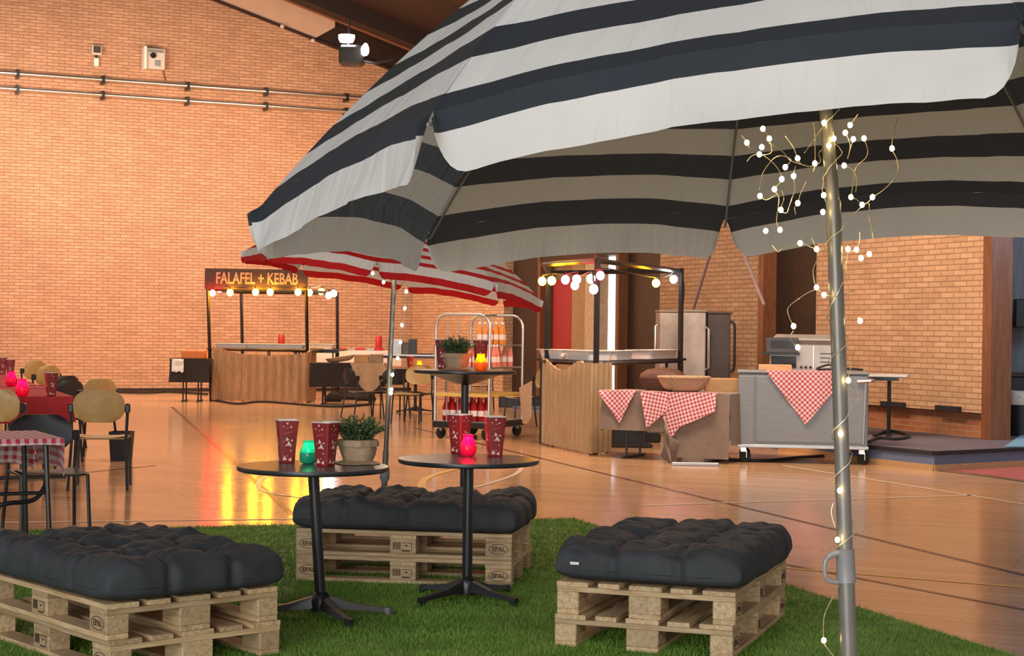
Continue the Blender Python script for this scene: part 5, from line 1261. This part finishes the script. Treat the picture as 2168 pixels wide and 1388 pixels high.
# folded corner falling to the floor
fc = [(1409,878),(1416,923),(1438,934),(1438,941),(1431,964),(1423,987),(1398,964),(1406,939),(1406,905)]
inv = (Matrix.Translation(Vector((gcn.x, gcn.y, 0))) @ Matrix.Rotation(gang, 4, 'Z')).inverted()
mb.prism([inv @ W(a, b, 17.72+.05*math.sin(i_*1.7)) for i_, (a, b) in enumerate(fc)], (0, .006, 0))
o = mb.build('tablecloth', 'browncloth', smooth=2, loc=(gcn.x, gcn.y, 0)); o.rotation_euler = (0, 0, gang); tag(o, 'taupe cloth hanging from the folding table beside the steel trolley', 'tablecloth')
TG = Matrix.Translation(Vector((gcn.x, gcn.y, 0))) @ Matrix.Rotation(gang, 4, 'Z')
def gingham_piece(label, x_edges, drops, back=.25, seed=0, uvrot=0):
    """cloth lying on the table edge and hanging down: list of (x, drop) along the lower edge"""
    mb = MB(); xs = x_edges; x0, x1 = xs[0], xs[-1]
    def dr(x):
        for i in range(len(xs)-1):
            if xs[i] <= x <= xs[i+1]: return drops[i]+(drops[i+1]-drops[i])*(x-xs[i])/(xs[i+1]-xs[i]+1e-9)
        return drops[-1]
    c_, s_ = math.cos(uvrot), math.sin(uvrot)
    rot = lambda u, v: (u*c_-v*s_, u*s_+v*c_)
    mb.grid(lambda a, b: (x0+(x1-x0)*a, -.35+back*b, H3+.009), 20, 3, lambda a, b: rot((x1-x0)*a, back*b))
    mb.grid(lambda a, b: (x0+(x1-x0)*a, -.362-.03*b-.012*math.sin((x1-x0)*a*18+seed)*b, H3+.009-dr(x0+(x1-x0)*a)*b), 60, 10, lambda a, b: rot((x1-x0)*a, -dr(x0+(x1-x0)*a)*b))
    o = mb.build('gingham_cloth', 'gingham2', smooth=2); o.matrix_world = TG; return tag(o, label, 'cloth', 'gingham cloths')
xp = lambda px: -gl/2+gl*(px-1278)/(1546-1278)
gingham_piece('gingham cloth hanging as a point at the left end of the table', [xp(1272), xp(1318), xp(1350)], [.02, .36, .02], seed=1, uvrot=R(45))
gingham_piece('gingham cloth hanging in the middle of the taupe table', [xp(1363), xp(1376), xp(1420)], [.02, .40, .20], seed=2, uvrot=R(10))
gingham_piece('wide gingham cloth hanging under the oval basket', [xp(1411), xp(1428), xp(1445), xp(1520)], [.28, .50, .38, .19], seed=3, uvrot=R(-18))
p = TG @ Vector((xp(1436), -.12, H3+.012)); wicker_dish('large oval pale wicker basket on the gingham table', p, .285, .19, .155)
p = TG @ Vector((xp(1374), .12, H3+.007))
t = thing('wicker_hamper', 'dark brown domed hamper behind the oval basket', 'hamper', p, gang)
MB().lathe([(.20, 0), (.255, .08), (.27, .14)], 32, sy=.6).build('hamper_body', 'wickerdark', t, smooth=True)
MB().lathe([(.275, .135), (.262, .18), (.18, .235), (.001, .262)], 32, sy=.6).build('hamper_lid', 'wickerdark', t, smooth=True)
# grey metal foot on the floor
p = G(1472, 986); o = MB().box(-.25, .25, -.03, .03, 0, .035, .005).build('metal_bar', 'steel', loc=(p.x, p.y+.03, 0)); tag(o, 'pale steel bar on the floor in front of the taupe cloth', 'bar')
p = W(1530, 812, 18.9); t = trestle('small black table holding the pine box behind the gingham table', p.x, 18.9, 0, .36, .4, .70, top='black')
o = MB().box(-.17, .17, -.2, .2, 0, .185, .004).build('wooden_box', 'boxwood', loc=(p.x, 18.9, .701)); tag(o, 'plain pine box between the gingham table and steel trolley', 'box')
# dark stuff under the table
for k, (px, py, w, h, d) in enumerate(((1330, 950, .5, .25, .3), (1380, 945, .35, .12, .3), (1345, 962, .6, .05, .35))):
    p = G(px, py); o = MB().box(-w/2, w/2, -d/2, d/2, 0, h, .02).build('equipment_case', 'black', loc=(p.x, p.y+.45+.42*k, 0)); tag(o, 'black equipment case under the gingham table, %s' % ('the tallest', 'the middle-sized', 'the flattest')[k], 'case', 'black cases')
# ================================================================== STEEL TROLLEY
sa, sb_ = G(1562, 978), G(1832, 972)
sd = (sb_-sa); sl_ = 1.385; sang = R(-7.5)
t = thing('steel_trolley', 'wheeled stainless steel serving trolley under a gingham cloth', 'trolley', (sa.x, sa.y, 0), sang)
Hs = 1.0; z0 = .17
MB().box(0, sl_, .0, .68, z0, Hs-.03, .01).build('cabinet_body', 'steelfront', t)
MB().box(-.012, sl_+.012, -.012, .69, Hs-.03, Hs, .008).build('top', 'steelfront', t)
MB().box(.0, .17, -.012, .0, z0+.03, Hs-.06, .004).build('side_panel', 'steelfront', t)
MB().box(.19, sl_-.03, -.010, .0, z0+.06, Hs-.06, .004).build('front_panel', 'steelfront', t)
MB().box(-.01, sl_+.01, -.025, .0, z0-.005, z0+.03, .005).build('lower_rim', 'steel', t)
MB().tube([(sl_-.12, -.03, Hs-.10), (sl_+.02, -.05, Hs-.09), (sl_+.05, .02, Hs-.09), (sl_+.05, .60, Hs-.09)], .02, 10).build('push_bar', 'chrome', t, smooth=True)
MB().tube([(sl_-.05, -.02, z0+.05), (sl_-.03, -.02, Hs-.1)], .014, 8).build('corner_tube', 'chrome', t, smooth=True)
for x, y in ((.06, .06), (sl_-.06, .06), (.06, .62), (sl_-.06, .62)):
    w_ = MB().lathe([(.001, -.018), (.055, -.022), (.062, -.014), (.062, .014), (.055, .022), (.001, .018)], 24).build('wheel', 'rubber', t, smooth=True); w_.location = (x+.02, y, .063); w_.rotation_euler = (R(90), 0, R(22))
    MB().box(x-.03, x+.03, y-.035, y+.035, .115, z0).box(x+.03, x+.036, y-.03, y+.03, .05, .13).build('caster_fork', 'chrome', t)
TS = Matrix.Translation(sa) @ Matrix.Rotation(sang, 4, 'Z')
x0, x1, xm = .30, 1.10, .72
mb = MB(); rot = lambda u, v: ((u-v)*.7071, (u+v)*.7071)
mb.grid(lambda a, b: (x0+(x1-x0)*a, -.02+.5*b, Hs+.004), 10, 3, lambda a, b: rot((x1-x0)*a, .5*b))
dr = lambda x: .02+.56*(1-abs(x-xm)/((xm-x0) if x < xm else (x1-xm+.08)))
mb.grid(lambda a, b: (x0+(x1-x0)*a, -.036-.012*math.sin(a*12)*b, Hs+.004-dr(x0+(x1-x0)*a)*b), 50, 12, lambda a, b: rot((x1-x0)*a, -dr(x0+(x1-x0)*a)*b))
o = mb.build('gingham_cloth', 'gingham2', smooth=2); o.matrix_world = TS; tag(o, 'gingham cloth hanging as a point over the steel trolley', 'cloth', 'gingham cloths')
o = MB().box(.22, .58, .3, .6, Hs, Hs+.06, .004).build('wooden_tray', 'boxwood'); o.matrix_world = TS; tag(o, 'low pale wooden tray on the left of the steel trolley', 'tray')
o = MB().tube([v for v in catmull([TS @ Vector(p) for p in ((1.35, .35, Hs+.02), (1.2, .3, Hs+.03), (1.0, .36, Hs+.02), (.85, .3, Hs+.02), (.95, .45, Hs+.06), (1.1, .5, Hs+.10), (1.12, .55, Hs+.3))], 6)], .012, 6).build('power_cable', 'cable', smooth=True); tag(o, 'black power cable lying on the steel trolley', 'cable')
o = MB().tube([v+Vector((0,0,.015)) for v in catmull([G(1540, 975), G(1620, 977), G(1690, 970), G(1752, 966), G(1820, 955)], 6)], .015, 6).build('floor_cable', 'cable', smooth=True); tag(o, 'black cable on the floor behind the steel trolley wheels', 'cable', 'floor cables')
# ================================================================== CABINETS
def cabinet(label, px0, px1, Y, H_, depth, rz, side='steelwarm', front='darksteel', split=None):
    a = W(px0, 800, Y); b = W(px1, 800, Y); w = (b-a).length
    t = thing('heated_cabinet', label, 'cabinet', (a.x, Y, 0), rz, 'steel cabinets')
    MB().box(0, w, 0, depth, .15, H_, .015).build('cabinet_body', side, t)
    MB().box(-.01, w+.01, -.01, depth+.01, H_, H_+.03, .01).build('top_cover', side, t)
    for x, y in ((.06, .06), (w-.06, .06), (.06, depth-.06), (w-.06, depth-.06)):
        w_ = MB().lathe([(.001, -.018), (.055, -.02), (.062, -.012), (.062, .012), (.055, .02), (.001, .018)], 16).build('wheel', 'rubber', t, smooth=True); w_.location = (x, y, .063); w_.rotation_euler = (R(90), 0, 0)
        MB().box(x-.02, x+.02, y-.03, y+.03, .11, .15).build('caster_fork', 'steel', t)
    return t, w
t, w = cabinet('brushed steel cabinet behind the right post of the stall', 1394, 1446, 24.0, 1.70, .6, 0)
MB().tube([(-.0, -.02, 1.52), (-.055, -.04, 1.50), (-.055, -.04, .98), (.0, -.02, .96)], .02, 8).build('handle', 'chrome', t, smooth=True)
t, w = cabinet('steel cabinet with a dark side, right of the stall post', 1444, 1494, 22.7, 1.69, .7, R(0))
MB().tube([(w-.0, -.01, 1.48), (w+.03, -.06, 1.46), (w+.03, -.06, .92), (w, -.01, .90)], .02, 8).build('handle', 'chrome', t, smooth=True)
a = W(1496, 800, 22.8); b = W(1545, 800, 22.8)
t = thing('dark_cabinet', 'dark steel cabinet with a curved handle on its right side', 'cabinet', (a.x, 22.8, 0))
w = (b-a).length
MB().box(0, w, 0, .6, .1, 1.67, .01).build('cabinet_body', 'darksteel', t); MB().box(-.005, w+.03, -.01, .61, 1.67, 1.695, .005).build('top_cover', 'darksteel', t)
MB().box(.05, w-.05, .05, .55, 0, .1).build('plinth', 'black', t)
MB().tube(catmull([(w, -.02, 1.56), (w+.05, -.04, 1.52), (w+.055, -.04, 1.2), (w+.05, -.04, .92), (w, -.02, .88)]), .018, 8).build('handle', 'black', t, smooth=True)
# ================================================================== TABLE WITH OVEN ON THE PLATFORM
ta, tb_ = W(1575, 783, 19.8), W(1912, 783, 19.3)
ln = math.hypot(tb_.x-ta.x, tb_.y-ta.y); an = math.atan2(tb_.y-ta.y, tb_.x-ta.x); cn = (ta+tb_)/2+Vector((-math.sin(an), math.cos(an), 0))*.3
t = trestle('grey folding table carrying the oven on the platform', cn.x, cn.y, an, ln+.1, .6, .74, z0=pz, top='whiteplastic')
TT = Matrix.Translation(Vector((cn.x, cn.y, pz+.7405))) @ Matrix.Rotation(an, 4, 'Z')
t = thing('pizza_oven', 'stainless countertop oven on the grey folding table', 'oven'); t.matrix_world = TT @ Matrix.Translation((-.22, .03, 0))
MB().box(-.42, .45, -.22, .3, .03, .34, .01).build('oven_body', 'steelwarm', t)
MB().box(-.40, .40, -.16, .26, .34, .46, .05).build('oven_hood', 'steelwarm', t)
MB().box(-.46, -.08, -.25, -.215, .24, .42, .005).build('upper_drawer_frame', 'darksteel', t)
MB().box(-.40, -.10, -.262, -.25, .30, .385).build('drawer_glass', 'screenglass', t)
MB().box(-.40, -.10, -.24, -.22, .06, .20).build('oven_window', 'screenglass', t)
MB().box(-.50, -.06, -.30, -.215, .215, .245, .004).build('pull_shelf', 'black', t)
MB().box(.10, .11, -.235, -.22, .04, .33).build('door_edge', 'chrome', t)
for k in range(3): MB().box(.18, .36, -.227, -.22, .13+k*.05, .14+k*.05).build('vent_slot', 'black', t)
for k in range(3): MB().sphere((-.04+k*.055, -.235, .07), .016, 10, 6).build('knob', 'black', t, smooth=True)
for x, y in ((-.38, -.18), (.4, -.18), (-.38, .26), (.4, .26)): MB().box(x-.02, x+.02, y-.02, y+.02, 0, .03).build('foot', 'rubber', t)
o = MB().tube([v+Vector((0,0,.02)) for v in catmull([G(1850, 925, pz), G(1885, 915, pz), G(1925, 925, pz), G(1900, 932, pz), G(1860, 930, pz), G(1840, 938, pz)], 6)], .018, 6).build('floor_cable', 'cable', smooth=True); tag(o, 'coiled black cable on the platform below the folding table', 'cable', 'floor cables')
# pier brick right of dark panel handled by wall; corridor fittings
t = thing('reception_counter', 'dark counter block in the corridor at the right edge', 'counter', (W(2112, 800, 20.6).x, 20.6, .13))
MB().box(.0, 1.6, .0, .5, 0, .78, .01).build('counter_body', 'blackpl', t); MB().box(-.02, 1.65, -.02, .52, .78, .82, .004).build('counter_top', 'darkwood', t)
p = W(2160, 780, 20.3)
t = thing('waste_bin', 'dark bin with a clear bag at the right edge', 'bin', (p.x, 20.2, .13))
MB().lathe([(.15, 0), (.19, .55), (.18, .55), (.145, .02)], 24).build('bin_body', 'blackpl', t, smooth=True)
MB().lathe([(.192, .45), (.205, .50), (.19, .60), (.12, .62)], 24, fn=lambda a, v: 1+.06*math.sin(a*7), cap=False).build('bin_bag', 'cupwhite', t, smooth=True)
p = W(2168, 663, 21.0); o = MB().box(-.12, .3, -.1, .02, -.18, .18, .01).build('wall_speaker', 'black', loc=(p.x, 21.05, p.z)); tag(o, 'dark box mounted on the boarded corridor wall', 'speaker')
# pink shoes or balls near the dark opening
for px in (1108, 1120):
    p = W(px, 820, 30.5); o = MB().sphere((0, 0, 0), .045, 10, 7).build('pink_ball', 'pinkcap', smooth=True, loc=(p.x, 30.5, .24)); tag(o, 'small pink ball by the dark doorway, %s one' % ('left' if px < 1115 else 'right'), 'ball', 'pink balls')
o = MB().box(-.6, .9, -.4, .3, 0, .19, .01).build('low_bench', 'black', loc=(W(1125, 830, 30.5).x, 30.6, 0)); tag(o, 'low black bench in front of the dark doorway', 'bench')
struct(plat('trim_18', [(W(1085, 850, 29.6).x, 29.6), (W(1215, 850, 29.6).x, 28.8), (W(1215, 850, 31).x, 31), (W(1085, 850, 31).x, 31.5)], .0, .03, 'bluefloor'))
# cloth hanging from the left of the right stall
p = L3+Vector((-.12, .3, 0)); mb = MB(); mb.grid(lambda a, b: (-.16*a*(1-.3*b)+.0, .25*a, .78-.5*b*(1-.2*abs(a-.5))-.1*a), 8, 8)
o = mb.build('hanging_cloth', 'beigecloth', smooth=2, loc=p); tag(o, 'sand cloth hanging at the left side of the pale reed screen', 'cloth')
# ================================================================== CAMERA
cam = bpy.data.cameras.new('Camera'); cam.sensor_width = 36; cam.lens = FPX/2168*36; cam.clip_end = 300
co = bpy.data.objects.new('Camera', cam); C.objects.link(co)
r0 = Vector((1, 0, 0)); u0 = Vector((0, -sp, cp)); f0 = Vector((0, cp, sp))
Rt = r0*cr+u0*sr; Up = u0*cr-r0*sr
mw = Matrix((Rt, Up, -f0)).transposed().to_4x4(); mw.translation = Vector((0, 0, EYE)); co.matrix_world = mw
bpy.context.scene.camera = co
# ================================================================== LIGHT
w = bpy.data.worlds.new('World'); bpy.context.scene.world = w; w.use_nodes = True
bg = w.node_tree.nodes['Background']; bg.inputs[0].default_value = (.90, .86, .86, 1); bg.inputs[1].default_value = .46
def area(loc, target, size, power, col, sy=None, spread=None, name='hall_lamp_and_fill'):
    l = bpy.data.lights.new(name, 'AREA'); l.energy = power; l.color = col; l.size = size
    if sy: l.shape = 'RECTANGLE'; l.size_y = sy
    if spread: l.spread = R(spread)
    o = bpy.data.objects.new(name, l); C.objects.link(o); o.location = loc
    d = Vector(target)-Vector(loc); o.rotation_euler = d.to_track_quat('-Z', 'Y').to_euler(); return o
# ceiling lamps of the hall (warm)
for x, y in ((-8, 28), (-2, 31), (-9, 18), (-2, 20), (3, 15)): area((x, y, 6.6), (x, y, 0), 1.6, 190, (1, .74, .54))
# unseen area lights added to brighten the gable, then one at the side wall
area((-9, 30, 5.6), tuple(wall1(0, 4.0)), 3.5, 290, (1, .71, .52), 1.0)
area((-4, 31.5, 5.4), tuple(wall1(3, 3.0)), 3.5, 210, (1, .66, .42), 1.0)

area((1.5, 16.5, 4.8), tuple(wall2(2, 1.6)), 2.0, 230, (1, .76, .54), 1.0)
# daylight from the windows behind the camera, and a low added fill
area((-6, -3, 4.5), (0, 7, 1), 5, 330, (.80, .88, 1), 2.5, name='window_and_fill_light')
area((-2.5, -4.5, 1.7), (.6, 6, 1.6), 6, 430, (.97, 1, .93), 2.2, name='window_and_fill_light')  # added fill, set low to brighten the parasol's underside
area((5, -3.5, 4.2), (1, 6, .6), 4, 160, (1, .95, .90), 2.5, name='window_and_fill_light')
# bluish light in the corridor
area((8.2, 17.8, 3.4), (6.8, 21, 1.2), 1.2, 60, (.62, .78, 1), name='corridor_light')
sc = bpy.context.scene
sc.view_settings.view_transform = 'Standard'; sc.view_settings.look = 'None'; sc.view_settings.exposure = .28; sc.view_settings.gamma = 1; sc.view_settings.use_curve_mapping = False
